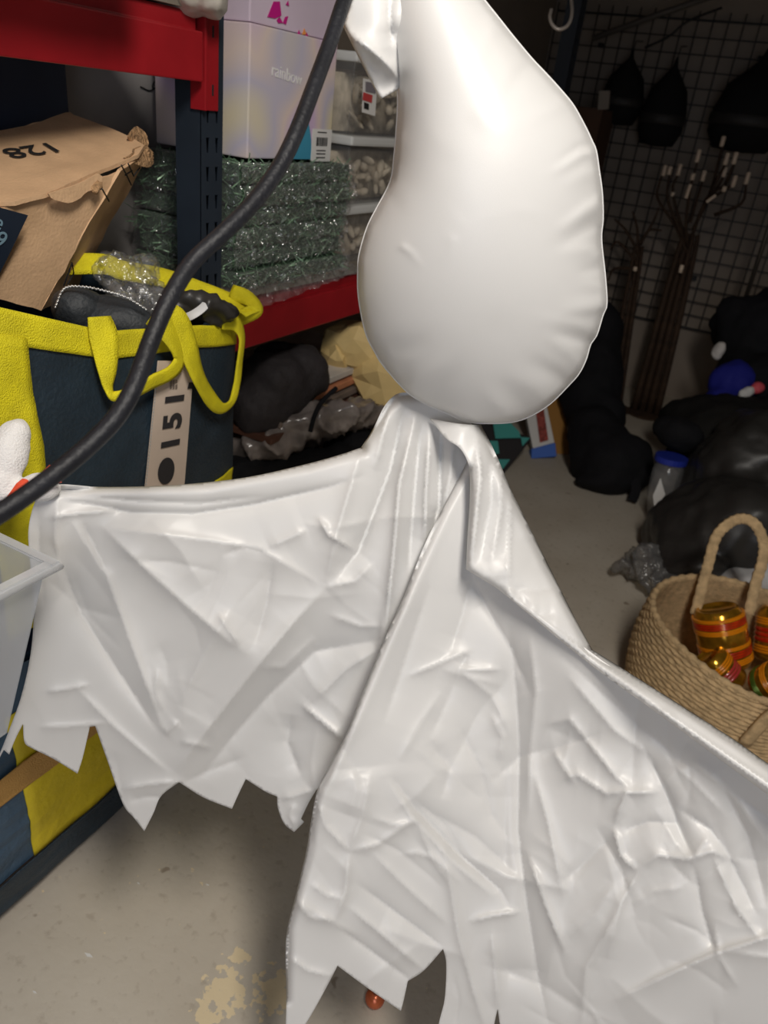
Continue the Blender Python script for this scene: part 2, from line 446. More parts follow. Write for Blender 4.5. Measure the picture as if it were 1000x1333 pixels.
WALLM = mat('painted_wall', srgb(150, 138, 126), rough=0.85, var=0.06, vscale=3, bump=0.1, bscale=80)
CEILM = mat('ceiling_paint', srgb(150, 148, 144), rough=0.9)
X0, X1, Y0, Y1, ZC = -1.78, 2.7, -2.1, 5.28, 2.75
def struct(name, lo, hi, m):
    return tag(MB().box(lo, hi).build(name, m), kind='structure')
struct('floor', (X0 - .1, Y0 - .1, -0.1), (X1 + .1, Y1 + .1, 0), floor_mat())
struct('ceiling', (X0 - .1, Y0 - .1, ZC), (X1 + .1, Y1 + .1, ZC + .1), CEILM)
struct('wall_left', (X0 - .1, Y0, 0), (X0, Y1, ZC), WALLM)
struct('wall_right', (X1, Y0, 0), (X1 + .1, Y1, ZC), WALLM)
struct('wall_back', (X0 - .1, Y1, 0), (X1 + .1, Y1 + .1, ZC), WALLM)
struct('wall_rear', (X0 - .1, Y0 - .1, 0), (X1 + .1, Y0, ZC), WALLM)

tag(MB().box((-0.75, 1.90, 1.96), (X1, 2.05, ZC)).build('shade_beam_1', CEILM), 'unseen beam added overhead across the room to shade the back wall', kind='structure')  # added out of view to keep the ceiling light off the upper back wall
# ================================================================== GHOST
GH = thing('hanging_ghost', 'white satin hanging ghost with stuffed pear-shaped head and spread ragged robe', 'ghost decoration', at(560, 1330, 1.05))
gx = lambda d: d
# ---- left wing of the robe
L_out = [(548, 512, 1), (530, 511), (515, 514), (500, 530), (484, 562), (470, 583, 1), (440, 593), (400, 604), (330, 620), (270, 628), (200, 633), (130, 634), (78, 631), (58, 640), (45, 655),
         (37, 690), (39, 730), (44, 790), (40, 850), (28, 905), (12, 950), (-8, 1000, 1), (5, 976, 1), (12, 982, 1), (20, 962), (30, 942, 1), (32, 966), (42, 974), (70, 988), (101, 1007, 1), (108, 985), (117, 946, 1),
         (124, 945, 1), (140, 990), (160, 1046), (174, 1064), (188, 1082, 1), (200, 1058), (210, 1036), (233, 1018, 1), (265, 1038), (302, 1053, 1), (310, 1035), (320, 1014, 1), (345, 1030), (361, 1037, 1),
         (362, 1052), (370, 1072), (383, 1083, 1), (388, 1078, 1), (396, 1070, 1), (392, 1066, 1), (402, 1045), (412, 1028, 1), (450, 1010, 1), (500, 930), (540, 850), (580, 740), (612, 640), (622, 560, 1), (590, 530)]
L_ctrl = [(545, 520, 0.995), (515, 520, 0.985), (620, 570, 1.02), (480, 580, 0.985), (330, 625, 0.975), (200, 636, 0.962), (60, 645, 0.945), (40, 720, 0.975), (40, 900, 1.06), (0, 980, 1.09), (100, 1000, 1.13), (190, 1080, 1.17), (300, 1050, 1.165), (390, 1075, 1.15),
          (330, 850, 1.045), (235, 990, 1.12), (200, 800, 1.035), (120, 800, 1.03), (500, 800, 1.045), (450, 950, 1.10), (440, 700, 1.0), (560, 700, 1.025), (580, 640, 1.015), (380, 950, 1.125), (410, 850, 1.075), (300, 720, 1.0), (423, 765, 1.03)]
L_cr = [
    ([(70, 650), (110, 655), (170, 667), (250, 669), (330, 657), (430, 634), (470, 620)], -5.5, 22, 9),
    ([(95, 645), (180, 652), (260, 655), (340, 646)], -2.5, 8, 6),
    ([(62, 674), (95, 669), (150, 664)], 2.6, 6, 8),
    ([(135, 687), (190, 740), (240, 785), (300, 836), (322, 850)], 7.0, 26, 40),
    ([(136, 687), (200, 694), (270, 703), (338, 714), (423, 764)], 4.5, 40, 16),
    ([(94, 679), (140, 749), (175, 847), (200, 915), (213, 952)], 6.0, 30, 14),
    ([(70, 712), (105, 798), (154, 875), (206, 952)], -5.5, 12, 26),
    ([(108, 680), (128, 725), (142, 752)], -2.6, 8, 8),
    ([(228, 1004), (270, 948), (330, 872), (385, 806), (423, 767)], 10.0, 40, 30),
    ([(262, 1012), (300, 962), (350, 905), (410, 848), (500, 832)], -7.0, 26, 26),
    ([(425, 764), (462, 756), (484, 735)], 3.2, 14, 9),
    ([(332, 839), (347, 786), (355, 733)], -3.5, 10, 22),
    ([(352, 720), (320, 712), (290, 722)], -2.0, 12, 12),
    ([(415, 674), (427, 695), (459, 714)], 4.0, 6, 8),
    ([(400, 690), (350, 712)], 3.0, 16, 12),
    ([(470, 590), (455, 640), (440, 690), (425, 760)], 5.5, 18, 20),
    ([(525, 535), (508, 612), (467, 718), (440, 750)], -11, 16, 12),
    ([(512, 522), (500, 560), (488, 612)], 4.0, 10, 10),
    ([(540, 545), (520, 629), (514, 704), (505, 789), (500, 840)], 9.0, 9, 16),
    ([(548, 552), (540, 640), (532, 740)], -8, 8, 12),
    ([(559, 565), (554, 650), (553, 705)], 7.0, 6, 10),
    ([(574, 560), (572, 660), (560, 700)], -9.0, 9, 8),
    ([(590, 565), (586, 620), (575, 670)], 4.0, 8, 8),
    ([(500, 790), (496, 840), (503, 880)], 3, 10, 10),
    ([(52, 946), (95, 944), (140, 940)], 2.4, 12, 5),
    ([(60, 900), (85, 897), (115, 891)], 2.6, 6, 6),
    ([(102, 897), (150, 946), (215, 1002)], 3.2, 18, 8),
    ([(158, 1027), (195, 1020), (233, 1017)], 3.6, 12, 7),
    ([(168, 1043), (190, 1037), (214, 1037)], -2.0, 8, 8),
    ([(213, 955), (222, 948), (232, 938)], 3.2, 7, 7),
    ([(205, 870), (203, 900), (212, 925)], 2.2, 9, 7),
    ([(393, 917), (415, 935), (450, 965)], 6.5, 8, 16),
    ([(380, 930), (374, 965), (392, 1010)], -5, 18, 12),
    ([(405, 915), (450, 870), (490, 845)], 5, 14, 20),
    ([(365, 1040), (385, 1035), (408, 1028)], 3.6, 8, 6),
    ([(383, 1045), (378, 1062), (385, 1078)], 2.4, 6, 6),
    ([(285, 800), (300, 822), (312, 840)], 3, 7, 7),
    ([(340, 868), (370, 868), (410, 830)], 2.6, 10, 12),
    ([(235, 965), (262, 970), (275, 974)], 2.4, 6, 8),
    ([(240, 1018), (275, 1002), (320, 985)], -2.2, 12, 12),
    ([(430, 800), (470, 815), (500, 815)], 2.5, 10, 10),
    ([(75, 645), (72, 700), (80, 760)], 3.0, 12, 10),
    ([(50, 660), (50, 720), (56, 790)], -3, 10, 12),
] + wrinkles(40, (60, 660, 480, 1030), 0.6, (50, 130), ang=60, spread=60, seed=3) + wrinkles(14, (60, 660, 480, 1030), 2.4, (60, 180), seed=31, wr=(20, 50))
cloth('robe_wing', L_out, L_ctrl, L_cr, GH, rolls=[([(470, 583), (400, 604), (270, 628), (130, 634), (58, 640)], 16, 0.022), ([(548, 512), (515, 514), (484, 562), (470, 583)], 18, 0.02)])
# ---- front of the robe with the cloth falling from the other arm
F_out = [(600, 556, 1), (607, 600), (592, 632), (576, 663), (552, 711), (528, 772), (505, 823), (474, 898), (451, 956), (430, 995), (413, 1030), (405, 1070), (398, 1112), (385, 1166), (374, 1210), (372, 1250), (373, 1300), (371, 1365, 1),
         (398, 1333), (436, 1264), (438, 1256, 1), (480, 1287), (522, 1316, 1), (526, 1300), (531, 1277, 1), (552, 1263), (577, 1235, 1), (581, 1255), (579, 1300), (571, 1335), (566, 1385, 1), (600, 1400), (632, 1372), (648, 1313, 1), (653, 1345), (668, 1420, 1),
         (720, 1440), (770, 1400), (790, 1460, 1), (850, 1440), (900, 1420), (930, 1470, 1), (1000, 1440), (1060, 1400), (1110, 1380, 1), (1105, 1250), (1100, 1120), (1090, 1055, 1), (1000, 1000), (920, 950), (840, 898), (760, 842), (700, 790), (655, 740), (640, 660), (628, 575, 1)]
F_ctrl = [(605, 565, 1.0), (625, 590, 1.005), (576, 670, 1.0), (640, 700, 1.01), (612, 765, 1.02), (650, 770, 1.012), (530, 790, 0.99), (450, 1000, 1.0), (400, 1110, 1.015), (378, 1250, 1.04), (480, 1270, 1.065), (600, 1250, 1.07), (590, 1000, 1.035), (590, 880, 1.035), (676, 1000, 1.05), (690, 1250, 1.05),
          (700, 830, 0.985), (760, 880, 0.970), (760, 1000, 1.005), (850, 945, 0.944), (850, 1100, 0.965), (1000, 1100, 0.90), (1000, 1025, 0.874), (1090, 1080, 0.85), (1000, 1333, 0.96), (850, 1333, 1.02), (760, 1250, 1.03), (700, 1420, 1.09), (1000, 1430, 1.0), (660, 900, 1.035), (930, 1200, 0.945)]
F_cr = [
    ([(600, 600), (560, 700), (528, 790), (485, 880), (455, 960), (420, 1040)], 6.0, 22, 26),
    ([(560, 760), (530, 850), (500, 940)], -4.0, 20, 24),
    ([(614, 752), (640, 800), (668, 850), (690, 905)], -5.5, 22, 18),
    ([(612, 755), (602, 800), (585, 850)], -5, 20, 20),
    ([(532, 880), (565, 866), (600, 851), (612, 847)], 3.0, 7, 10),
    ([(598, 871), (625, 872), (652, 871)], 2.8, 6, 8),
    ([(600, 868), (608, 852)], -2.4, 6, 6),
    ([(598, 872), (585, 905), (560, 960)], -2.4, 18, 14),
    ([(598, 872), (640, 905), (668, 960)], 3.2, 16, 16),
    ([(662, 816), (672, 900), (676, 985), (674, 1080), (685, 1175), (700, 1270), (715, 1340)], -6.5, 12, 18),
    ([(690, 830), (698, 900), (690, 985), (688, 1060)], 4.5, 16, 12),
    ([(688, 1112), (709, 1172), (735, 1238)], 6.0, 9, 9),
    ([(695, 1004), (714, 1070), (733, 1165)], 3.5, 12, 10),
    ([(514, 1015), (539, 1050), (595, 1110), (651, 1159), (661, 1178)], -5.5, 8, 11),
    ([(508, 1022), (535, 1062), (590, 1122), (640, 1165)], 4.0, 10, 14),
    ([(612, 1199), (640, 1192), (676, 1187)], 3.5, 7, 7),
    ([(413, 1036), (424, 1075), (455, 1108)], 3.0, 12, 7),
    ([(455, 1108), (472, 1061), (482, 1010)], 3.8, 16, 12),
    ([(455, 1108), (492, 1099), (542, 1064)], 4.0, 10, 16),
    ([(455, 1110), (450, 1160), (437, 1197)], 4.5, 14, 9),
    ([(385, 1172), (405, 1194), (437, 1198)], 3.2, 9, 9),
    ([(405, 1150), (425, 1165), (445, 1170)], 2.2, 8, 8),
    ([(373, 1243), (400, 1262), (434, 1271)], 2.6, 10, 5),
    ([(441, 1208), (490, 1243), (536, 1277)], -3.4, 12, 7),
    ([(455, 1180), (500, 1218), (553, 1263)], 4.0, 10, 12),
    ([(465, 1150), (518, 1190), (575, 1232)], -3.4, 9, 9),
    ([(485, 1110), (525, 1150), (580, 1200)], 3.5, 16, 14),
    ([(577, 1100), (588, 1159), (598, 1222), (616, 1285), (634, 1345)], 5.0, 12, 14),
    ([(545, 1075), (560, 1110), (585, 1150)], 2.6, 8, 10),
    ([(600, 1150), (570, 1120), (545, 1110), (520, 1112)], 2.2, 8, 8),
    ([(640, 1215), (645, 1260), (648, 1312)], 3.2, 8, 10),
    ([(520, 990), (545, 945), (575, 900)], 2.6, 14, 16),
    ([(560, 965), (585, 1000), (575, 1040)], -3.0, 14, 14),
    ([(600, 950), (625, 1000), (640, 1060), (660, 1090)], -3.2, 16, 16),
    ([(640, 930), (655, 960), (650, 990)], 3.0, 10, 10),
    ([(712, 942), (742, 936), (766, 966), (804, 1013), (823, 1028)], 5.0, 9, 18),
    ([(735, 1013), (752, 1008), (790, 1033), (823, 1028)], 4.6, 9, 15),
    ([(720, 975), (735, 1000), (748, 1020)], 3.5, 9, 9),
    ([(800, 1072), (816, 1032), (856, 1030)], 5.0, 8, 9),
    ([(800, 1078), (809, 1113), (828, 1133)], 5.0, 9, 8),
    ([(838, 972), (866, 1028), (885, 1080), (900, 1113)], -6.0, 16, 10),
    ([(812, 1082), (845, 1070), (885, 1072)], -4.2, 14, 12),
    ([(828, 1133), (856, 1113), (894, 1118), (928, 1108), (960, 1122)], 6.0, 12, 24),
    ([(904, 1127), (913, 1184), (930, 1240)], -4.5, 12, 12),
    ([(928, 1113), (961, 1184), (992, 1225)], 4.5, 14, 10),
    ([(880, 1050), (925, 1080), (945, 1108), (985, 1190)], -4.5, 14, 12),
    ([(790, 1248), (809, 1175), (837, 1127)], 5.0, 12, 18),
    ([(757, 1333), (764, 1260), (790, 1215), (806, 1180)], 5.0, 16, 20),
    ([(730, 1150), (760, 1125), (800, 1085)], -4.0, 18, 18),
    ([(740, 1220), (775, 1190), (800, 1150)], 2.6, 14, 14),
    ([(800, 1302), (866, 1270), (932, 1241), (998, 1220), (1060, 1200)], 5.5, 26, 7),
    ([(719, 842), (809, 925), (885, 988), (1000, 1063), (1080, 1110)], -2.6, 22, 26),
    ([(740, 880), (800, 950), (850, 985)], 3.5, 14, 20),
    ([(900, 990), (960, 1040), (1000, 1100)], 3.5, 16, 18),
    ([(820, 1180), (850, 1160), (890, 1155)], 2.2, 12, 14),
    ([(940, 1020), (975, 1090), (998, 1180)], -4, 16, 16),
] + wrinkles(40, (400, 850, 680, 1330), 0.8, (50, 130), ang=50, spread=35, seed=5) + wrinkles(45, (690, 900, 1000, 1330), 1.0, (50, 140), ang=60, spread=40, seed=52) + wrinkles(40, (420, 850, 1000, 1330), 2.4, (60, 180), seed=51, wr=(20, 50)) + wrinkles(10, (690, 920, 1000, 1230), 1.6, (40, 90), seed=6)
cloth('robe_front', F_out, F_ctrl, F_cr, GH, step=2.8,
      rolls=[([(607, 600), (576, 663), (528, 772), (474, 898), (430, 995), (413, 1030), (398, 1112), (385, 1166), (374, 1210), (372, 1300)], 14, 0.02)])
# ---- shoulder and top of the other arm
D_out = [(560, 545, 1), (600, 552), (626, 553, 1), (645, 590), (664, 635), (680, 668), (715, 738), (745, 798), (771, 846, 1), (800, 864), (840, 889), (900, 927), (960, 966), (1010, 1001), (1110, 1066, 1), (1105, 1095, 1), (1040, 1062), (1000, 1034), (940, 990), (870, 938),
         (800, 888), (740, 842), (690, 800), (650, 768), (625, 752), (607, 741, 1), (609, 700), (612, 650), (611, 610), (600, 585), (580, 570)]
D_ctrl = [(570, 552, 0.985), (605, 560, 0.965), (626, 560, 0.985), (612, 650, 0.965), (607, 738, 0.972), (650, 640, 0.975), (680, 680, 1.0), (715, 740, 1.0), (660, 740, 0.965), (650, 762, 0.966), (770, 844, 0.96), (720, 815, 0.952), (840, 900, 0.918), (920, 950, 0.885), (1000, 1005, 0.85), (1100, 1075, 0.805), (720, 770, 0.975)]
D_cr = [
    ([(620, 570), (625, 620), (618, 690), (612, 735)], 6, 9, 7),
    ([(638, 590), (640, 650), (625, 725)], -4, 9, 9),
    ([(648, 600), (652, 660), (640, 730)], 3.5, 9, 9),
    ([(664, 636), (663, 700), (661, 765)], 1.6, 3, 3),
    ([(732, 762), (700, 768), (664, 766)], -2.2, 9, 9),
    ([(684, 672), (694, 704)], 3, 6, 8),
    ([(661, 766), (672, 790)], 2.5, 6, 6), ([(668, 765), (690, 790)], -2.0, 6, 6),
    ([(608, 740), (650, 766), (700, 803), (780, 868), (870, 932), (1000, 1022), (1100, 1080)], 4.5, 6, 12),
    ([(625, 744), (660, 770), (720, 815), (790, 865), (850, 905)], -2.2, 5, 5),
    ([(780, 855), (850, 903), (930, 955), (1000, 1003)], 3.0, 8, 8),
    ([(860, 925), (880, 938)], 1.4, 5, 5),
] + wrinkles(25, (600, 580, 760, 820), 0.8, (18, 50), seed=9)
cloth('robe_shoulder', D_out, D_ctrl, D_cr, GH, step=3.5,
      rolls=[([(1105, 1095), (1000, 1034), (870, 938), (740, 842), (650, 768), (607, 741)], 9, 0.014), ([(607, 741), (612, 650), (611, 610)], 8, 0.02),
             ([(626, 553), (664, 635), (715, 738), (771, 846), (900, 927), (1110, 1066)], 14, 0.03)])
# ---- stuffed head
HP = 0.93
hf = Vector((F.x, F.y, 0)).normalized()
def head_plane(V):
    return HP / (F.dot(hf) + U.dot(hf) * (-(V[:, 1] - CY) / FPX) + 0.0 * V[:, 0])
H_out = [(510, 0), (508, 40), (514, 80), (518, 126), (516, 170), (513, 205), (510, 230), (503, 248), (491, 270), (478, 296), (468, 330), (466, 352), (467, 388), (476, 433), (488, 458), (500, 477), (530, 510), (555, 526), (580, 537), (608, 549), (640, 551), (669, 549), (692, 541), (717, 525),
         (742, 500), (754, 486), (763, 468), (769, 448), (777, 436), (785, 410), (790, 396), (788, 360), (783, 312), (785, 285), (784, 252), (780, 222), (776, 196), (770, 182), (763, 167), (747, 138), (730, 117), (710, 95), (692, 76), (667, 46), (648, 22), (632, 2), (608, -30), (575, -75), (545, -100), (520, -90), (512, -50)]
def build_head():
    puck = [([(790, 395), (775, 400), (748, 402)], 3.6, 9, 10), ([(782, 330), (768, 325), (750, 330)], 3.4, 8, 8), ([(785, 290), (768, 296), (742, 312)], -4.6, 10, 9), ([(784, 262), (768, 272), (745, 290)], 4, 9, 9),
            ([(776, 196), (757, 200), (737, 216)], 5.0, 5, 8), ([(772, 188), (756, 192), (740, 206)], -3.6, 7, 5), ([(770, 447), (756, 442), (735, 436)], -4.2, 10, 9), ([(768, 430), (750, 424), (720, 420)], 3.2, 10, 10), ([(760, 480), (745, 462), (725, 450)], 3.6, 9, 9),
            ([(741, 505), (726, 490), (705, 480)], -4.2, 11, 9), ([(715, 527), (700, 508), (680, 498)], 3.6, 10, 10), ([(690, 541), (676, 522), (660, 510)], -3.4, 10, 10), ([(660, 548), (650, 532), (640, 520)], 2.4, 9, 9),
            ([(503, 248), (510, 256), (516, 268)], -1.6, 10, 8), ([(525, 322), (536, 330), (541, 340)], 1.2, 4, 5),
            ([(490, 462), (512, 458), (540, 450)], -2.6, 12, 12), ([(532, 511), (548, 492), (570, 480)], 2.8, 12, 12), ([(560, 528), (575, 505), (590, 495)], -2.8, 12, 12), ([(520, 505), (525, 480)], -2.6, 10, 10),
            ([(780, 222), (764, 226), (748, 236)], 2.6, 8, 8), ([(738, 128), (722, 140), (700, 150)], 2.2, 10, 10), ([(695, 78), (680, 95), (672, 110)], -2.2, 10, 10), ([(650, 25), (640, 40), (632, 60)], 2.4, 10, 10),
            ([(640, 10), (650, 60), (668, 90)], 2.0, 12, 12), ([(788, 345), (776, 350), (764, 352)], -3.0, 7, 7), ([(789, 375), (778, 372), (766, 372)], 2.4, 6, 6),
            ([(530, 110), (560, 200), (575, 300)], 1.5, 40, 40), ([(620, 150), (640, 230), (650, 280)], -2.0, 40, 40)]
    puck = [(l[:-1] + [(l[0][0] + 1.5 * (l[-1][0] - l[0][0]), l[0][1] + 1.5 * (l[-1][1] - l[0][1]))] if w1 < 30 else l, a * (0.8 if k % 3 else 1.3), w1 * (0.9 if k % 2 else 1.2), w2 * (1.2 if k % 2 else 0.85)) for k, (l, a, w1, w2) in enumerate(puck)]
    V, Fc, B = sheet2d(H_out, puck, 3.2)
    g = 4; x0, y0 = 440, -130; nx, ny = 92, 176
    gx, gy = np.meshgrid(x0 + g * np.arange(nx), y0 + g * np.arange(ny))
    ins = inside(np.c_[gx.ravel(), gy.ravel()], B).reshape(ny, nx)
    u = np.zeros((ny, nx))
    for _ in range(5000):
        u[1:-1, 1:-1] = 0.25 * (u[:-2, 1:-1] + u[2:, 1:-1] + u[1:-1, :-2] + u[1:-1, 2:] + 1.0); u[~ins] = 0
    um = u.max()
    fx = np.clip((V[:, 0] - x0) / g, 0, nx - 1.001); fy = np.clip((V[:, 1] - y0) / g, 0, ny - 1.001)
    ix = fx.astype(int); iy = fy.astype(int); ax = fx - ix; ay = fy - iy
    uu = (u[iy, ix] * (1 - ax) + u[iy, ix + 1] * ax) * (1 - ay) + (u[iy + 1, ix] * (1 - ax) + u[iy + 1, ix + 1] * ax) * ay
    db, _, _ = pldist(V, np.r_[B, B[:1]])
    edge = db < 0.5
    T = 0.105 * (np.clip(uu, 0, None) / um) ** 0.52
    T = T * np.clip(db / 7.0, 0, 1) ** 0.35
    T[edge] = 0
    fo = folds(V, puck + wrinkles(30, (490, 0, 770, 530), 0.5, (25, 70), seed=11), 1.2, True) * np.clip(db / 6, 0, 1)
    pl = head_plane(V)
    Pf = unproj(V, pl - T - fo); Pb = unproj(V, pl + 0.85 * T)
    n = len(V); mb = MB(); mb.v = [Vector(p) for p in Pf] + [Vector(p) for p in Pb]
    idx = [i if edge[i] else i + n for i in range(n)]
    mb.f = Fc + [[idx[i] for i in reversed(f)] for f in Fc]
    # drop unused verts
    used = sorted({i for f in mb.f for i in f}); mp = {a: b for b, a in enumerate(used)}
    mb.v = [mb.v[i] for i in used]; mb.f = [[mp[i] for i in f] for f in mb.f]
    o = mb.build('head', SATIN, GH, smooth=True)
    Bp = [tuple(b) for b in B]
    dd = head_plane(B)
    pts = [at(b[0], b[1], d) for b, d in zip(Bp, dd)]
    MB().tube(pts[::2], 0.0011, 6, closed=True).build('seam', SATIN, o, smooth=True)
build_head()
# hood tip folded over beside the head
cloth('hood_flap', [(530, -70, 1), (490, -40), (462, -5), (447, 34, 1), (452, 44), (470, 80), (495, 129, 1), (508, 122), (521, 114, 1), (522, 60), (530, 0)],
      [(530, -60, 0.745), (460, 0, 0.745), (448, 36, 0.755), (495, 127, 0.79), (520, 112, 0.80), (510, 30, 0.745), (490, 60, 0.755), (525, 60, 0.775)],
      [([(457, 44), (480, 62), (505, 85), (519, 104)], 6.5, 14, 9), ([(510, -20), (507, 20), (512, 60)], -6, 10, 10), ([(480, 75), (497, 122)], -1.5, 10, 10)], GH, step=3.5,
      rolls=[([(447, 34), (470, 80), (495, 129)], 6, 0.006)])
# cord up to the ceiling
top = at(545, -88, float(head_plane(np.array([[545., -88.]]))[0]))
MB().tube([top + Vector((0, 0, -0.03)), top + Vector((0.0, 0, 0.2)), Vector((top.x, top.y, ZC))], 0.002, 8).build('hanging_cord', mat('white_cord', (0.7, 0.7, 0.68), rough=0.8), GH)
# stuffed hand at the end of the left arm with an orange-red tie
hb = MB()
ell(hb, 12, 590, 0.93, 24, 45, 0.024, rot=-12); ell(hb, 22, 566, 0.93, 16, 22, 0.018, rot=-15); ell(hb, -8, 625, 0.93, 34, 30, 0.026); ell(hb, 4, 640, 0.93, 22, 14, 0.018)
ell(hb, 44, 634, 0.93, 26, 17, 0.018, rot=28); ell(hb, 60, 640, 0.935, 20, 12, 0.016, rot=25); ell(hb, -30, 590, 0.94, 20, 50, 0.022, rot=10)
hand = hb.build('hand', PLUSH, GH, smooth=True); mods(hand, voxel=0.0035, smooth=4, disp=[('CLOUDS', 0.012, 0.002)])
hb = MB(); ell(hb, 1125, 1085, 0.80, 38, 22, 0.022, rot=-35); ell(hb, 1150, 1110, 0.79, 30, 14, 0.014, rot=-50); ell(hb, 1155, 1085, 0.79, 30, 13, 0.014, rot=-25); ell(hb, 1125, 1058, 0.79, 12, 26, 0.013, rot=20)
mods(hb.build('hand', PLUSH, GH, smooth=True), voxel=0.0035, smooth=4, disp=[('CLOUDS', 0.012, 0.002)])
CORD = mat('orange_red_ribbon', srgb(226, 84, 54), rough=0.5)
ct = MB()
ct.strap([at(10, 655, 0.91), at(20, 645, 0.903), at(27, 632, 0.903), at(33, 624, 0.91)], [0.012, 0.015, 0.012, 0.008], -F, 0.002)
ct.strap([at(16, 652, 0.90), at(36, 636, 0.895), at(50, 622, 0.898), at(66, 606, 0.905)], [0.007, 0.005, 0.004, 0.004], -F, 0.0015)
ct.strap([at(30, 640, 0.906), at(50, 640, 0.905), at(65, 630, 0.907), at(79, 625, 0.915)], [0.005, 0.004, 0.004, 0.006], -F, 0.0015)
ct.build('wrist_tie', CORD, GH)

# ================================================================== CABLE in front
cp = [(520, -140, 0.80), (468, -50, 0.76), (447, 4, 0.735), (430, 55, 0.72), (409, 112, 0.70), (386, 172, 0.685), (362, 220, 0.675), (328, 266, 0.66), (288, 306, 0.645), (250, 342, 0.635), (221, 388, 0.62), (197, 442, 0.61), (176, 500, 0.595), (152, 542, 0.585), (118, 578, 0.575), (78, 612, 0.56), (38, 642, 0.55), (0, 668, 0.54), (-60, 705, 0.52), (-160, 760, 0.5)]
cab = cr([at(*p) for p in cp] + [Vector((-0.50, -0.12, 0.92)), Vector((-0.56, -0.42, 0.40)), Vector((-0.60, -0.62, 0.06)), Vector((-0.58, -0.85, 0.009)), Vector((-0.3, -1.4, 0.009))], 6)
cab = [at(640, -420, 0.98).lerp(cab[0], 0)] + cab
lead = cr([Vector((cab[0].x + 0.0, cab[0].y, ZC)), cab[0], cab[1]], 6)
tag(MB().tube(lead[:-1] + cab[1:], 0.0073, 14).build('power_cable', CABLE, smooth=True), 'thick black power cable curving in front of the cardboard box and yellow straps', 'cable')

# ================================================================== RACK
XF = -1.05
RK = thing('storage_rack', 'steel storage rack with navy slotted posts and red beams along the left wall', 'rack', (XF - 0.3, 1.25, 0))
def post(y0, xfront, xback):
    """slotted channel; front face normal +x, side normal -y"""
    mb = MB(); y1 = y0 + 0.062
    ys = [y0, y0 + 0.014, y0 + 0.024, y0 + 0.040, y0 + 0.050, y1]
    p = 0.0508; rows = int(2.3 / p); vs = []; fs = []
    def V(y, z): vs.append((xfront, y, z)); return len(vs) - 1
    for r in range(rows):
        z0 = r * p; za = z0 + 0.012; zb = z0 + 0.038; z1 = z0 + p
        for c in range(5):
            a, b = ys[c], ys[c + 1]
            if c in (1, 3):
                t = 0.0025
                q = [V(a, z0), V(b, z0), V(b - t, za), V(a + t, za)]; fs.append(q)
                q2 = [V(a, zb), V(b, zb), V(b, z1), V(a, z1)]; fs.append(q2)
                fs.append([q[0], q[3], q2[0]]); fs.append([q[1], q2[1], q[2]])
            else:
                fs.append([V(a, z0), V(b, z0), V(b, z1), V(a, z1)])
    # split T-junction triangles are hairline; close with side returns
    mb.add(vs, fs); H = rows * p
    mb.add([(xfront, y0, 0), (xfront, y0, H), (xback, y0, H), (xback, y0, 0)], [(0, 1, 2, 3)])
    mb.add([(xfront, y1, 0), (xfront, y1, H), (xback, y1, H), (xback, y1, 0)], [(0, 1, 2, 3)])
    o = mb.build('post', NAVYSTEEL, RK, weld=True, recalc=False)
    s = o.modifiers.new('thickness', 'SOLIDIFY'); s.thickness = 0.002
    MB().box((xfront - 0.07, y0 - 0.02, 0), (xfront + 0.02, y1 + 0.02, 0.006)).build('foot_plate', NAVYSTEEL, o)
    return o
for y0 in (1.222, 3.42, -0.95):
    post(y0, XF, XF - 0.062); post(y0, X0 + 0.10, X0 + 0.04)
    for z in ((0.3, 2.1) if y0 == 1.222 else (0.3, 0.9, 1.5, 2.1)):
        MB().box((X0 + 0.05, y0 + 0.02, z), (XF - 0.01, y0 + 0.045, z + 0.03)).build('brace', NAVYSTEEL, RK)
def beam(y0, y1, z0, z1, xf, xb=None):
    b = MB(); xb = xb or xf - 0.045; zs = z1 - 0.028
    prof = [(xf, z0), (xf, zs), (xf - 0.016, zs), (xf - 0.016, z1), (xb, z1), (xb, z0)]
    b.poly([(x, y0, z) for x, z in prof], (0, y1 - y0, 0))
    return b.build('beam', RED, RK, bevel=0.003)
def bracket(y, d, z0, z1, xf):
    """angle: plate on the post front plus return along the beam end"""
    ya, yb = (y - 0.004, y + 0.042) if d > 0 else (y - 0.042, y + 0.004)
    b = MB().box((XF, ya, z0), (XF + 0.006, yb, z1)).build('bracket', RED, RK, bevel=0.002)
    MB().box((XF - 0.02, y - 0.006 if d > 0 else y, z0), (xf, y if d > 0 else y + 0.006, z1)).build('bracket_return', RED, b, bevel=0.001)
    for zz in (z0 + 0.025, z1 - 0.045):
        MB().box((XF + 0.005, (ya + yb) / 2 - 0.002 + 0.006 * d, zz), (XF + 0.0068, (ya + yb) / 2 + 0.002 + 0.006 * d, zz + 0.018)).build('slot', INK, b)
for zb, zt in ((1.50, 1.605), (0.60, 0.705), (0.035, 0.10)):
    beam(-0.888, 1.205, zb, zt, -1.03); beam(-0.888, 1.216, zb, zt, X0 + 0.12)
    bracket(1.222, 1, zb - 0.045 if zb > 0.1 else 0.01, zt + 0.012, -1.035)
for zb, zt in ((0.985, 1.095), (0.40, 0.505), (0.035, 0.10)):
    beam(1.29, 3.414, zb, zt, -1.03); beam(1.29, 3.414, zb, zt, X0 + 0.12)
    bracket(1.284, -1, zb - 0.03 if zb > 0.1 else 0.01, zt + 0.012, -1.035)
DECK = mat('grey_deck_board', srgb(120, 112, 100), rough=0.85, var=0.1)
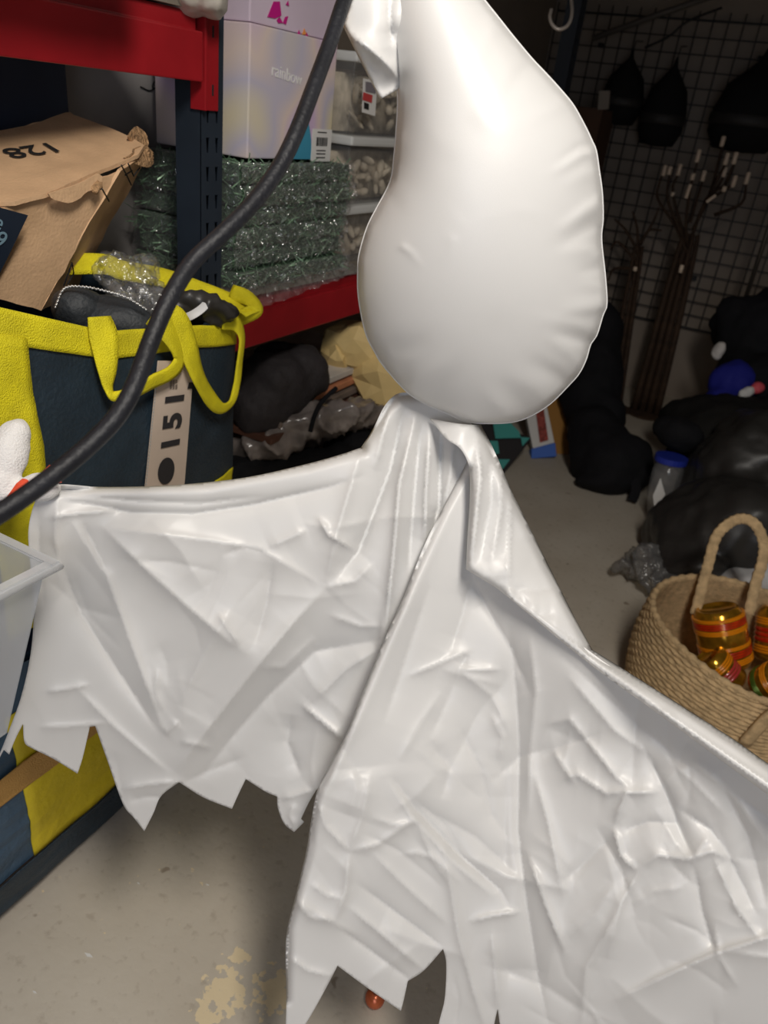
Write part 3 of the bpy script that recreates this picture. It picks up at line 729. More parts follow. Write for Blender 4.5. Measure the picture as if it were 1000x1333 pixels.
for (ya, yb, z) in ((-0.88, 1.215, 1.607), (-0.88, 1.215, 0.707), (-0.88, 1.215, 0.102), (1.30, 3.41, 1.097), (1.30, 3.41, 0.507), (1.30, 3.41, 0.102)):
    n = 4
    for k in range(n):
        w = (yb - ya) / n
        MB().box((X0 + 0.08, ya + k * w + 0.002, z), (-1.036, ya + (k + 1) * w - 0.002, z + 0.016)).build('deck_board', DECK, RK)

# ================================================================== TOTE with yellow straps
TX = -0.87
TZ = 0.724
TT = thing('moving_bag', 'navy woven moving bag with yellow webbing handles and vertical number label, on the rack shelf', 'bag', (-1.0, 0.75, TZ))
def tote_front(y):  # top edge height along the front
    return float(np.interp(y, [0.30, 0.60, 0.80, 1.0, 1.14], [1.25, 1.232, 1.160, 1.135, 1.108]))
def tote_pt(u, v):
    """u along y 0..1, v up 0..1 on front face"""
    y = 0.52 + u * 0.61; zt = tote_front(y); z = TZ + v * (zt - TZ)
    bul = 0.018 * math.sin(math.pi * v) * math.sin(math.pi * min(1, u * 1.02)) + 0.006 * noise.noise(Vector((y * 7, z * 9, 3.1))) + 0.003 * noise.noise(Vector((y * 22, z * 12, 1)))
    return Vector((TX + bul - 0.02 * max(0, (u - 0.85) / 0.15) ** 2, y, z))
tb = MB(); nu, nv = 48, 26
tb.add([tote_pt(i / nu, j / nv) for j in range(nv + 1) for i in range(nu + 1)], [(j * (nu + 1) + i, j * (nu + 1) + i + 1, (j + 1) * (nu + 1) + i + 1, (j + 1) * (nu + 1) + i) for j in range(nv) for i in range(nu)])
# end face (pinched) and back
c0 = tote_pt(1, 0); c1 = tote_pt(1, 1)
endp = []
for j in range(nv + 1):
    v = j / nv; a = tote_pt(1, v)
    row = [a]
    for k in range(1, 7):
        t = k / 6; x = TX - 0.02 - (0.33 - 0.17 * v) * t; row.append(Vector((x, 1.13 + 0.03 * math.sin(math.pi * min(1, t * 1.3)) + 0.01 * v, a.z + 0.02 * v * t)))
    endp += row
tb.add(endp, [(j * 7 + k, j * 7 + k + 1, (j + 1) * 7 + k + 1, (j + 1) * 7 + k) for j in range(nv) for k in range(6)])
bk = []
for j in range(9):
    v = j / 8
    for i in range(9):
        u = i / 8; xr = TX - 0.35 + 0.17 * v * u ** 2
        bk.append(Vector((xr + 0.01 * math.sin(7 * u), 0.52 + 0.62 * u, TZ + v * (0.47 - 0.02 * u))))
tb.add(bk, [(j * 9 + i, j * 9 + i + 1, (j + 1) * 9 + i + 1, (j + 1) * 9 + i) for j in range(8) for i in range(8)])
tb.box((TX - 0.35, 0.52, TZ), (TX - 0.005, 1.13, TZ + 0.003))
tb.box((TX - 0.35, 0.518, TZ), (TX - 0.005, 0.522, 1.20))
body = tb.build('body', NAVY, TT, smooth=True, recalc=False)
def tote_strip(name, u0, u1, v0, v1, m, off=0.004, n=40, k=6, jag=0.0):
    mb = MB(); vs = []
    for j in range(k + 1):
        for i in range(n + 1):
            u = u0 + (u1 - u0) * i / n; vv = v0 + (v1 - v0) * j / k
            p = tote_pt(u, vv); p.x += off + 0.0015 * noise.noise(Vector((u * 60, vv * 20, 9))); vs.append(p)
    mb.add(vs, [(j * (n + 1) + i, j * (n + 1) + i + 1, (j + 1) * (n + 1) + i + 1, (j + 1) * (n + 1) + i) for j in range(k) for i in range(n)])
    o = mb.build(name, m, TT, smooth=True); s = o.modifiers.new('thickness', 'SOLIDIFY'); s.thickness = 0.002; s.offset = -1
    return o
def uof(px, py): return (onx(px, py, TX + 0.01).y - 0.52) / 0.61
tote_strip('rim_band', 0, 0.995, 0.905, 1.0, YEL)
tote_strip('side_strap', uof(-35, 500), uof(45, 520), 0.0, 0.93, YEL, off=0.003, n=8, k=30)
tote_strip('corner_strap', 0.86, 0.99, 0.12, 0.24, YEL, off=0.004, n=8, k=8)
# back rim band
bp = [Vector((TX - 0.34, 0.53, 1.195)), Vector((-1.17, 0.75, 1.195)), ony(118, 343, 0.95), ony(160, 352, 1.0), ony(215, 362, 1.08), ony(262, 378, 1.13), ony(300, 392, 1.15), ony(330, 408, 1.14)]
MB().strap(cr(bp, 5), 0.035, [Vector((1, -0.3, 0.5))] * (5 * 7 + 1), 0.003).build('rim_band', YEL, TT, smooth=True)
# folded corner of the rim
MB().strap(cr([ony(302, 418, 1.135), ony(318, 412, 1.14), ony(334, 402, 1.15), ony(322, 388, 1.16), ony(300, 380, 1.16)], 5), [0.03] * 21, [Vector((1, -0.4, 0.2))] * 21, 0.003).build('rim_corner', YEL, TT, smooth=True)
def handle(pts, widths):
    P = cr([onx(x, y, TX + dx) for (x, y, dx) in pts], 6)
    n = len(P); t = np.linspace(0, len(widths) - 1, n); ws = [float(w) for w in 1.2 * np.interp(t, range(len(widths)), widths)]
    rolls = [Vector((1, -0.35 * math.sin(i * 0.21), 0.25 * math.sin(i * 0.13))) for i in range(n)]
    return MB().strap(P, ws, rolls, 0.003).build('handle', YEL, TT, smooth=True)
handle([(130, 412, .012), (136, 440, .022), (140, 480, .03), (142, 505, .035), (150, 516, .042), (172, 512, .045), (200, 497, .045), (222, 486, .045), (234, 470, .04), (230, 445, .035), (215, 420, .03), (200, 408, .015)],
       [.034, .036, .026, .016, .013, .018, .022, .022, .028, .042, .044, .034])
handle([(205, 408, .02), (228, 415, .03), (243, 445, .035), (257, 485, .04), (272, 515, .04), (288, 532, .038), (302, 524, .035), (309, 500, .03), (313, 470, .026), (316, 440, .02), (308, 422, .015), (290, 420, .008)],
       [.03, .034, .034, .032, .028, .018, .014, .014, .018, .022, .022, .02])
# number label
LAB = mat('beige_label', srgb(206, 188, 172), rough=0.6, var=0.05)
lab = tote_strip('number_label', 0, 0, 0, 0, LAB, n=1, k=1)
bpy.data.objects.remove(lab)
def onT(px, py, off=0.024): return onx(px, py, TX + off)
lq = [onT(190, 634), onT(240, 634), onT(253, 470), onT(207, 470)]
labo = MB().slab([lq[0], lq[1], lq[2], lq[3]], 0.003, back=(-1, 0, 0)).build('number_label', LAB, TT)
upv = onT(229, 500) - onT(217, 630); lf = onT(200, 560) - onT(240, 560)
dig = mat('label_print', srgb(44, 42, 44), rough=0.7)
for (px, py, ch) in ((223.5, 577, '1'), (226, 548, '5'), (229, 519, '1')):
    text(ch, 0.060, dig, onT(px, py, 0.026), upv, lf, 'printed_digit', labo, align='CENTER', bold=0.0022)
cc = onT(216.5, 613, 0.026); a1 = upv.normalized(); a2 = lf.normalized()
MB().poly([cc + a1 * 0.0245 * math.cos(t * math.pi / 16) + a2 * 0.0205 * math.sin(t * math.pi / 16) for t in range(32)], (0.0006, 0, 0)).build('printed_dot', dig, labo)
smallp = MB()
for r in range(3):
    for c in range(7):
        if random.random() < 0.75:
            p = onT(222.5 + r * 3.6, 505 - c * 1.9, 0.026); smallp.box(p - Vector((0, 0.0022, 0.001)), p + Vector((0.0004, 0.0022, 0.0006)))
smallp.build('small_print', mat('grey_print', srgb(120, 108, 100), rough=0.7), labo)
pn = [onT(244, 506, .026), onT(250, 506, .026), onT(251, 498, .026), onT(246, 498, .026)]
MB().slab(pn, 0.0005, back=(1, 0, 0)).build('small_print', dig, labo)
# seam stitched along the label
st = MB()
for k in range(34):
    t = k / 34; p = onT(190 + 15 * t, 630 - 145 * t, 0.024); st.box(p - Vector((0, 0.0006, 0.0012)), p + Vector((0.0012, 0.0006, 0.0012)))
tag(st.build('stitching', mat('pale_thread', (0.5, 0.5, 0.48), rough=0.8), TT), kind='stuff')

# black zipped pouch and clear bag inside the tote
PZ = thing('black_pouch', 'black soft case with bead-like silver zip poking out of the navy bag', 'pouch', onx(150, 420, -1.0) - Vector((0, 0, .15)))
pm = MB(); ell(pm, 140, 420, 1.24, 66, 34, 0.05, rot=-6); ell(pm, 105, 405, 1.22, 34, 30, 0.05)
o = pm.build('shell', mat('charcoal_nylon', srgb(48, 52, 56), rough=0.6, bump=0.3, bscale=120), PZ, smooth=True); mods(o, disp=[('CLOUDS', 0.03, 0.012)])
zb = MB()
zp = cr([at(72, 400, 1.17), at(84, 376, 1.165), at(110, 374, 1.165), at(140, 380, 1.17), at(165, 388, 1.18), at(190, 403, 1.2)], 12)
for k, p in enumerate(zp):
    zb.ellipsoid(p + Vector((0, 0, 0.001 * (k % 2))), [Vector((0.0022, 0, 0)), Vector((0, 0.0016, 0)), Vector((0, 0, 0.002))], 6, 4)
tag(zb.build('zip_teeth', mat('silver_zip', (0.75, 0.75, 0.74), rough=0.3, metal=0.8), PZ, smooth=True), kind='stuff')
wm = MB(); ell(wm, 165, 360, 1.32, 38, 20, 0.05, rot=-20); ell(wm, 192, 350, 1.32, 14, 20, 0.03); ell(wm, 180, 385, 1.28, 30, 14, 0.03, rot=-15)
o = tag(wm.build('plastic_bag', CLEARW, smooth=True), 'crumpled clear plastic bag tucked behind the black zipped case', 'plastic bag'); mods(o, voxel=0.0045, disp=[('CLOUDS', 0.03, 0.04), ('MUSGRAVE', 0.03, 0.012)])
wm = MB(); ell(wm, 255, 400, 1.33, 52, 14, 0.06, rot=-10); ell(wm, 235, 412, 1.32, 30, 14, 0.05)
o = tag(wm.build('dark_wrapped_goods', BAGBLK, smooth=True), 'dark shiny wrapped goods inside the pinched end of the navy bag', 'package'); mods(o, voxel=0.005, disp=[('MUSGRAVE', 0.05, 0.012)])
MB().strap(cr([at(236, 416, 1.262), at(250, 410, 1.262), at(262, 402, 1.268), at(274, 390, 1.28)], 5), [0.014] * 16, -F, 0.002).build('paper_strip', mat('grey_white_paper', (0.6, 0.6, 0.6), rough=0.5), o)

# ================================================================== CARDBOARD BOX 128
CB = thing('cardboard_box', 'battered brown cardboard box with 128 written upside down on top, tipped into the navy bag', 'box', onx(50, 400, -1.1))
def quadgrid(q, nu, nv, amp, seed, fq=14, edge_j=0.0):
    q = [Vector(p) for p in q]; vs = []; n = (q[1] - q[0]).cross(q[3] - q[0]).normalized()
    for j in range(nv + 1):
        for i in range(nu + 1):
            u, v = i / nu, j / nv
            p = (q[0] * (1 - u) + q[1] * u) * (1 - v) + (q[3] * (1 - u) + q[2] * u) * v
            p = p + n * amp * noise.noise(p * fq + Vector((seed, 0, 0)))
            if edge_j and (i in (0, nu) or j in (0, nv)):
                p = p + Vector((noise.noise(p * 60), noise.noise(p * 60 + Vector((5, 0, 0))), noise.noise(p * 60 + Vector((0, 9, 0))))) * edge_j
            vs.append(p)
    return vs, [(j * (nu + 1) + i, j * (nu + 1) + i + 1, (j + 1) * (nu + 1) + i + 1, (j + 1) * (nu + 1) + i) for j in range(nv) for i in range(nu)]
def panel(name, q, parent, m=KRAFT, amp=0.004, th=0.005, nu=18, nv=14, seed=0, ej=0.002, flip=False):
    vs, fs = quadgrid(q, nu, nv, amp, seed, edge_j=ej)
    o = MB().add(vs, fs).build(name, m, parent, smooth=True, recalc=False)
    s = o.modifiers.new('thickness', 'SOLIDIFY'); s.thickness = th; s.offset = -1 if not flip else 1
    e = o.modifiers.new('crisp', 'EDGE_SPLIT'); e.split_angle = math.radians(38)
    return o
bx = -1.01
A = onx(-70, 292, bx); Bc = onx(156, 222, bx); Cc = onx(197, 196, bx - 0.075); Dc = onx(90, 149, bx - 0.25); Ec = onx(-75, 190, bx - 0.26)
FB0 = onx(-75, 372, bx - 0.03); FB1 = onx(54, 404, bx - 0.035); SB = onx(98, 378, bx - 0.13)
# top panel: pentagon outline as relief plate
def plate(name, outl2, plane_pts, parent, m, th=0.006, step=6, seed=0, amp=0.002):
    P = [Vector(p) for p in plane_pts]; n = (P[1] - P[0]).cross(P[2] - P[0]).normalized()
    V, Fc, B = sheet2d(outl2, [], step)
    vs = []
    for (x, y) in V:
        r = Vector(ray(x, y)); t = (P[0] - Vector(CO)).dot(n) / r.dot(n); p = Vector(CO) + r * t
        vs.append(p + n * amp * noise.noise(p * 16 + Vector((seed, 0, 0))) + n * amp * 0.5 * abs(noise.noise(p * 40 + Vector((seed, 3, 0)))))
    mb = MB(); mb.v = vs; mb.f = Fc; o = mb.build(name, m, parent, smooth=True)
    s = o.modifiers.new('thickness', 'SOLIDIFY'); s.thickness = th; s.offset = 0
    e = o.modifiers.new('crisp', 'EDGE_SPLIT'); e.split_angle = math.radians(38)
    return o
topp = plate('top_panel', [(-80, 292, 1), (-80, 188, 1), (-20, 176, 1), (35, 166, 1), (62, 158, 1), (86, 149, 1), (92, 148, 1), (96, 152, 1), (140, 167, 1), (160, 176, 1), (188, 191, 1), (180, 203, 1), (162, 211, 1), (140, 220, 1), (105, 235, 1), (60, 254, 1), (20, 266, 1), (0, 266, 1), (-40, 280, 1)], [A, Bc, Dc], CB, KRAFT, seed=1)
panel('front_panel', [FB0, FB1, Bc - Vector((0.004, 0, 0.004)), A - Vector((0.004, 0, 0.004))], CB, seed=2)
panel('side_panel', [FB1, SB, Cc, Bc], CB, seed=3, nu=10, nv=16)
panel('back_panel', [SB, onx(-70, 330, bx - 0.28), Ec, Dc.lerp(Cc, 0.02)], CB, seed=4)
# hanging torn flap under the top edge
plate('torn_flap', [(62, 252, 1), (100, 240), (128, 226, 1), (134, 232), (125, 245), (112, 250), (104, 258), (90, 264), (78, 262), (66, 258)], [onx(0, 260, bx + 0.012), onx(150, 225, bx + 0.012), onx(80, 330, bx + 0.004)], CB, KRAFT, th=0.003, seed=7)
cm_ = MB(); ell(cm_, 124, 243, 1.185, 9, 8, 0.008, rot=30); o = cm_.build('torn_edge', KRAFTD, CB, smooth=True); mods(o, disp=[('CLOUDS', 0.008, 0.012)])
pc_ = [onx(0, 262, bx - 0.02), onx(195, 196, bx - 0.07), onx(150, 250, bx - 0.05)]
plate('crushed_corner', [(163, 206, 1), (176, 196), (188, 190), (199, 201), (198, 212), (188, 217), (176, 214)], [onx(160, 215, bx - .02), onx(198, 204, bx - .07), onx(176, 240, bx - .04)], CB, KRAFTD, th=0.003, step=2.5, amp=0.016, seed=13)
plate('crushed_corner', [(168, 178, 1), (176, 165), (184, 166), (193, 177), (195, 190), (186, 193), (178, 186)], [onx(165, 180, bx - .07), onx(195, 188, bx - .08), onx(180, 160, bx - .09)], CB, KRAFTD, th=0.003, step=2.5, amp=0.016, seed=17)
nrm = (Bc - A).cross(Dc - A).normalized()
if nrm.z < 0: nrm = -nrm
def ontop(px, py):
    r = Vector(ray(px, py)); t = (A - Vector(CO)).dot(nrm) / r.dot(nrm); return Vector(CO) + r * t
rt = ontop(20, 203) - ontop(66, 196); upt = ontop(42, 214) - ontop(40, 184)
text('128', 0.062, INK, ontop(43, 200) + nrm * 0.0065, rt, -(ontop(44, 186) - ontop(40, 216)), 'handwritten_number', topp, align='CENTER')
# marker strokes on the side panel
sn = (SB - FB1).cross(Bc - FB1).normalized()
if sn.dot(Vector(CO) - FB1) < 0: sn = -sn
def onside(px, py, off=0.006):
    r = Vector(ray(px, py)); t = (FB1 + sn * off - Vector(CO)).dot(sn) / r.dot(sn); return Vector(CO) + r * t
sk = MB()
for line in ([(158, 215), (165, 228), (171, 241)], [(163, 228), (172, 222)], [(167, 213), (174, 229), (182, 218)], [(83, 372), (94, 342), (96, 356), (88, 370)], [(133, 246), (142, 262)]):
    sk.tube([onside(*p) for p in line], 0.0012, 6)
sk.build('marker_strokes', INK, CB)
fn = (FB1 - FB0).cross(A - FB0).normalized()
if fn.dot(Vector(CO) - FB0) < 0: fn = -fn
def onfr(px, py, off=0.005):
    r = Vector(ray(px, py)); t = (FB0 + fn * off - Vector(CO)).dot(fn) / r.dot(fn); return Vector(CO) + r * t
pp = MB().poly([onfr(-60, 290), onfr(0, 270), onfr(36, 280), onfr(12, 330), onfr(-6, 366), onfr(-60, 380)], fn * 0.001).build('printed_panel', mat('navy_print', srgb(26, 38, 54), rough=0.6), CB)
LET = mat('pale_blue_lettering', srgb(120, 150, 165), rough=0.6)
text('ce', 0.034, LET, onfr(-8, 288, 0.0075), onfr(16, 294, .0075) - onfr(-8, 286, .0075), onfr(6, 270, .0075) - onfr(2, 300, .0075), 'printed_letters', pp, align='CENTER')
text('9', 0.034, LET, onfr(1, 313, 0.0075), onfr(16, 316, .0075) - onfr(-8, 308, .0075), onfr(5, 300, .0075) - onfr(1, 326, .0075), 'printed_letters', pp, align='CENTER')

# ================================================================== STUFF ON THE RACK, BAY 1 (behind the cardboard box)
def carton(name, label, lo, hi, m, cat='box', bevel=0.004, parts=True):
    T = thing(name, label, cat, ((lo[0] + hi[0]) / 2, (lo[1] + hi[1]) / 2, lo[2]))
    MB().box(lo, hi).build('body', m, T, bevel=bevel)
    return T
def garland_pack(lo, hi, label, group, seed, dark=False):
    r = random.Random(seed); T = thing('garland_pack', label, 'garland', ((lo[0] + hi[0]) / 2, (lo[1] + hi[1]) / 2, lo[2]), group=group)
    mb = MB()
    core = MB().box((lo[0] + .01, lo[1] + .01, lo[2] + .003), (hi[0] - .012, hi[1] - .01, hi[2] - .006)).build('garland_core', mat('dark_green_core', srgb(66, 88, 70), rough=0.7), T)
    for _ in range(520):
        face = r.random()
        y = r.uniform(lo[1] + .005, hi[1] - .005); z = r.uniform(lo[2] + .002, hi[2] - .003); x = hi[0] - .012 + r.uniform(-.004, .006)
        if face < 0.22: y = lo[1] + .010 + r.uniform(-.006, .004); x = r.uniform(lo[0], hi[0] - .01)
        if face > 0.86: z = hi[2] - .005; x = r.uniform(lo[0], hi[0] - .01)
        d = Vector((r.uniform(-.35, .35), r.uniform(-1, 1), r.uniform(-.45, .45))).normalized() * r.uniform(.008, .026)
        w = Vector((r.uniform(-1, 1), r.uniform(-.3, .3), r.uniform(-1, 1))).normalized() * .0012
        p = Vector((x, y, z)); mb.add([p - d - w, p + d * 0.9 - w, p + d + w, p - d + w], [(0, 1, 2, 3)])
    tag(mb.build('tinsel', GREEN, T, recalc=False), kind='stuff')
    # wrinkled sleeve
    nx, nz = 90, 9; vs = []
    for j in range(nz + 1):
        for i in range(nx + 1):
            y = lo[1] + (hi[1] - lo[1]) * i / nx; z = lo[2] + (hi[2] - lo[2]) * j / nz
            b = r.uniform(-.0016, .0016) + .006 * math.sin(math.pi * j / nz) + .010 * (noise.noise(Vector((y * 50, z * 70, seed))) ** 2) * 2 - .004 * abs(noise.noise(Vector((y * 20, z * 100, seed + 4))))
            vs.append(Vector((hi[0] - .004 + b, y, z)))
    fm = MB().add(vs, [(j * (nx + 1) + i, j * (nx + 1) + i + 1, (j + 1) * (nx + 1) + i + 1, (j + 1) * (nx + 1) + i) for j in range(nz) for i in range(nx)])
    fm.add([(lo[0], lo[1], lo[2]), (hi[0] - .004, lo[1], lo[2]), (hi[0] - .004, lo[1], hi[2]), (lo[0], lo[1], hi[2])], [(0, 1, 2, 3)])
    fm.build('plastic_sleeve', CLEAR, T, smooth=False, recalc=False)
    return T
carton('navy_box', 'dark navy box deep on the shelf behind the cardboard box', (-1.62, 0.55, 0.727), (-1.30, 1.14, 1.585), mat('navy_card', srgb(30, 40, 58), rough=0.6, var=0.1))
pc = carton('pale_carton', 'pale grey carton with faint ink scribble under the red beam', (-1.66, 1.17, 1.115), (-1.38, 1.75, 1.60), mat('pale_grey_card', srgb(150, 146, 144), rough=0.8, var=0.05))
sk = MB()
sk.tube(cr([onx(183, 113, -1.377), onx(196, 118, -1.377), onx(206, 110, -1.377), onx(202, 106, -1.377), onx(199, 114, -1.377), onx(212, 118, -1.377)], 5), 0.0015, 6)
sk.build('ink_scribble', INK, pc)
for k, (z0, z1) in enumerate(((0.727, 0.81), (0.81, 0.895), (0.895, 0.98), (0.98, 1.058))):
    garland_pack((-1.66, 1.16, z0), (-1.34, 1.70, z1), ['lowest', 'second lowest', 'second highest', 'topmost'][k] + ' of four shaded garland packs behind the slotted post and pale carton', 'garland packs behind the post', 60 + k)
carton('shade_carton', 'unseen brown carton added on the top rack shelf to shade the red beam', (-1.6, -0.4, 1.625), (-0.885, 0.93, 1.9), KRAFT)  # added out of view; its overhang throws shade on the upper red beam
wm = MB()
for (px, py, rx) in ((205, -6, 26), (245, -8, 30), (275, -4, 20), (160, -14, 30)): ell(wm, px, py, 1.27, rx, 20, 0.05)
o = tag(wm.build('wrapped_bundle', mat('grey_white_plastic', srgb(196, 190, 180), rough=0.35, var=0.1, vscale=30), smooth=True), 'greyish white plastic-wrapped bundle on the top shelf above the red bracket', 'bundle'); mods(o, voxel=0.006, disp=[('CLOUDS', 0.03, 0.012)])

# ================================================================== BAY 2
for k in range(6):
    z0 = 1.114 + k * 0.0425; dy = random.uniform(-.012, .012)
    garland_pack((-1.33, 1.325 + dy, z0), (-1.03 + random.uniform(-.02, .01), 1.775 + dy, z0 + 0.042), ['lowest', 'second lowest', 'third lowest', 'third highest', 'second highest', 'topmost'][k] + ' of the clear-wrapped green tinsel garland packs under the lilac box', 'garland packs under the lilac box', 20 + k)
# sagging film over the red beam
sm = MB(); nx, nz = 40, 8; vs = []
for j in range(nz + 1):
    for i in range(nx + 1):
        y = 1.31 + 0.50 * i / nx; z = 1.125 - 0.055 * j / nz * (1 - 0.7 * i / nx)
        vs.append(Vector((-1.012 + .012 * noise.noise(Vector((y * 40, z * 60, 2))) - .02 * (1 - j / nz), y, z)))
tag(sm.add(vs, [(j * (nx + 1) + i, j * (nx + 1) + i + 1, (j + 1) * (nx + 1) + i + 1, (j + 1) * (nx + 1) + i) for j in range(nz) for i in range(nx)]).build('loose_film', CLEARW, recalc=False), 'loose clear plastic film hanging over the lower red beam', 'plastic film')
# lilac box
def pastel():
    m = bpy.data.materials.new('pastel_print'); m.use_nodes = True; nt = m.node_tree; N = nt.nodes; L = nt.links; b = N['Principled BSDF']; b.inputs['Roughness'].default_value = 0.4
    tc = N.new('ShaderNodeTexCoord'); mp = N.new('ShaderNodeMapping'); L.new(tc.outputs['Object'], mp.inputs[0]); mp.inputs['Scale'].default_value = (3, 3, 3)
    n = N.new('ShaderNodeTexNoise'); n.inputs['Scale'].default_value = 1.6; n.inputs['Detail'].default_value = 0.5; L.new(mp.outputs[0], n.inputs['Vector'])
    r = N.new('ShaderNodeValToRGB'); L.new(n.outputs['Fac'], r.inputs['Fac'])
    cs = [(0.3, srgb(196, 172, 206)), (0.42, srgb(208, 184, 212)), (0.5, srgb(222, 204, 196)), (0.58, srgb(196, 190, 206)), (0.7, srgb(226, 214, 176))]
    e = r.color_ramp.elements; e[0].position, e[0].color = cs[0][0], (*cs[0][1], 1); e[1].position, e[1].color = cs[-1][0], (*cs[-1][1], 1)
    for p, c in cs[1:-1]: x = e.new(p); x.color = (*c, 1)
    L.new(r.outputs[0], b.inputs['Base Color']); return m
PX = -1.075
p00 = onx(322, 204, PX); p10 = onx(428, 216, PX); zb_, zt_ = 1.371, 1.612
LB = thing('lilac_box', 'pastel lilac printed box with teal disc and barcode sticker on the garland packs', 'box', (PX - .15, 1.57, zb_))
ya, yb = onx(324, 120, PX).y, onx(434, 140, PX).y
MB().box((PX - 0.25, ya, zb_), (PX, yb, zt_)).build('body', pastel(), LB, bevel=0.003)
te = MB(); cz = zb_ + 0.0; pts = [Vector((PX, 0, 0))]
cyy = onx(388, 210, PX).y
pts = [Vector((PX + .0006, cyy + 0.052 * math.cos(t), zb_ + 0.095 * math.sin(t))) for t in np.linspace(0, math.pi, 24)]
te.poly(pts, (0.0006, 0, 0)).build('teal_disc', mat('teal_print', srgb(70, 150, 180), rough=0.4), LB)
sy0, sy1 = onx(405, 190, PX).y, onx(430, 190, PX).y; sz0, sz1 = onx(418, 210, PX).z, onx(418, 168, PX).z
stk = MB().box((PX + .0012, sy0, sz0), (PX + .002, sy1, sz1)).build('barcode_sticker', PAPERW, LB)
bc = MB(); yy = sy0 + (sy1 - sy0) * 0.22
while yy < sy0 + (sy1 - sy0) * 0.78:
    w = random.choice((0.0012, 0.002, 0.003)); bc.box((PX + .002, yy, sz0 + (sz1 - sz0) * 0.48), (PX + .0026, yy + w, sz0 + (sz1 - sz0) * 0.75)); yy += w + random.choice((0.0012, 0.002))
for q in (0.9, 0.34, 0.24, 0.12): bc.box((PX + .002, sy0 + (sy1 - sy0) * 0.25, sz0 + (sz1 - sz0) * q - .0012), (PX + .0026, sy0 + (sy1 - sy0) * 0.72, sz0 + (sz1 - sz0) * q + .0012))
bc.build('barcode', INK, stk)
text('rainbow', 0.034, PAPERW, onx(374, 98, PX + .001), (0, 1, -0.10), (0, 0, 1), 'script_lettering', LB, align='CENTER')
UB = thing('unicorn_box', 'pale pink box with magenta lettering on top of the lilac box', 'box', (PX - .15, 1.55, zt_ + .002))
UB.name = 'pink_box'
MB().box((PX - 0.25, ya + 0.01, zt_ + .002), (PX - 0.01, yb + 0.02, zt_ + 0.25)).build('body', mat('pale_pink_card', srgb(206, 190, 206), rough=0.45, var=0.05, vscale=6), UB, bevel=0.003)
mg = mat('magenta_print', srgb(190, 30, 128), rough=0.45)
def pxpoly(pts, x, dx=0.001): return MB().poly([onx(a, b, x) for a, b in pts], (dx, 0, 0))
pxpoly([(348, 22), (356, 2), (364, 2), (366, 20), (358, 24)], PX - .009).build('printed_letter', mg, UB)
pxpoly([(360, 26), (364, 22), (368, 30), (362, 30)], PX - .009).build('printed_letter', mg, UB)
pxpoly([(368, 30), (371, 22), (375, 21), (372, 32)], PX - .009).build('printed_letter', mg, UB)
pxpoly([(372, 6), (375, 1), (376, 8)], PX - .009).build('printed_letter', mg, UB)
for (a, b_) in ((389, 44), (396, 42), (399, 47)):
    pxpoly([(a - 3, b_ + 3), (a, b_ - 5), (a + 3, b_ + 3)], PX - .009).build('printed_letter', mg if a != 396 else mat('orange_print', srgb(230, 150, 80), rough=0.5), UB)
carton('grey_box', 'grey box standing behind the slotted post, left of the pink box', (-1.33, 1.33, 1.614), (-1.17, 1.405, 1.82), mat('grey_card', srgb(120, 118, 130), rough=0.6))
# clear lidded tubs, three high
def tub(lo, hi, label, seed):
    r = random.Random(seed); T = thing('clear_tub', label, 'container', ((lo[0] + hi[0]) / 2, (lo[1] + hi[1]) / 2, lo[2]), group='clear tubs stacked on the rack')
    h = hi[2] - lo[2]; th = .003; b = MB(); zt = hi[2] - .022
    ins = .012
    b.slab([(lo[0] + ins, lo[1] + ins, lo[2]), (hi[0] - ins, lo[1] + ins, lo[2]), (hi[0], lo[1], zt), (lo[0], lo[1], zt)], th, back=(0, 1, 0))
    b.slab([(lo[0] + ins, hi[1] - ins, lo[2]), (hi[0] - ins, hi[1] - ins, lo[2]), (hi[0], hi[1], zt), (lo[0], hi[1], zt)], th, back=(0, -1, 0))
    b.slab([(hi[0] - ins, lo[1] + ins, lo[2]), (hi[0] - ins, hi[1] - ins, lo[2]), (hi[0], hi[1], zt), (hi[0], lo[1], zt)], th, back=(-1, 0, 0))
    b.slab([(lo[0] + ins, lo[1] + ins, lo[2]), (lo[0] + ins, hi[1] - ins, lo[2]), (lo[0], hi[1], zt), (lo[0], lo[1], zt)], th, back=(1, 0, 0))
    b.box((lo[0] + ins, lo[1] + ins, lo[2]), (hi[0] - ins, hi[1] - ins, lo[2] + th))
    b.build('tub_wall', film('tub_plastic', haze=0.05, bump=0.0, gloss=0.03), T)
    MB().box((lo[0] - .008, lo[1] - .008, zt), (hi[0] + .010, hi[1] + .008, hi[2])).build('lid', mat('clear_white_lid', (0.8, 0.81, 0.8), rough=0.3, transl=0.3), T, bevel=0.006)
    ym = lo[1] + (hi[1] - lo[1]) * 0.62
    MB().box((hi[0] + .006, ym, zt - .018), (hi[0] + .018, ym + .075, hi[2] - .002)).build('latch', BLUEP, T, bevel=0.004)
    g = MB(); cols = mat('cream_filling', srgb(196, 184, 164), rough=0.7, var=0.3, vscale=30)
    for _ in range(34):
        p = Vector((hi[0] - .022 - r.random() * .03, r.uniform(lo[1] + .04, hi[1] - .04), lo[2] + .02 + r.random() * (h - .06)))
        ax = [Vector((r.uniform(-1, 1), r.uniform(-1, 1), r.uniform(-1, 1))).normalized()]; ax.append(ax[0].orthogonal().normalized()); ax.append(ax[0].cross(ax[1]))
        g.ellipsoid(p, [ax[0] * r.uniform(.012, .035), ax[1] * r.uniform(.006, .012), ax[2] * r.uniform(.006, .014)], 8, 6)
    g.box((lo[0] + .02, lo[1] + .02, lo[2] + .005), (hi[0] - .05, hi[1] - .02, lo[2] + h * 0.75))
    tag(g.build('contents', cols, T, smooth=True), kind='stuff')
    return T
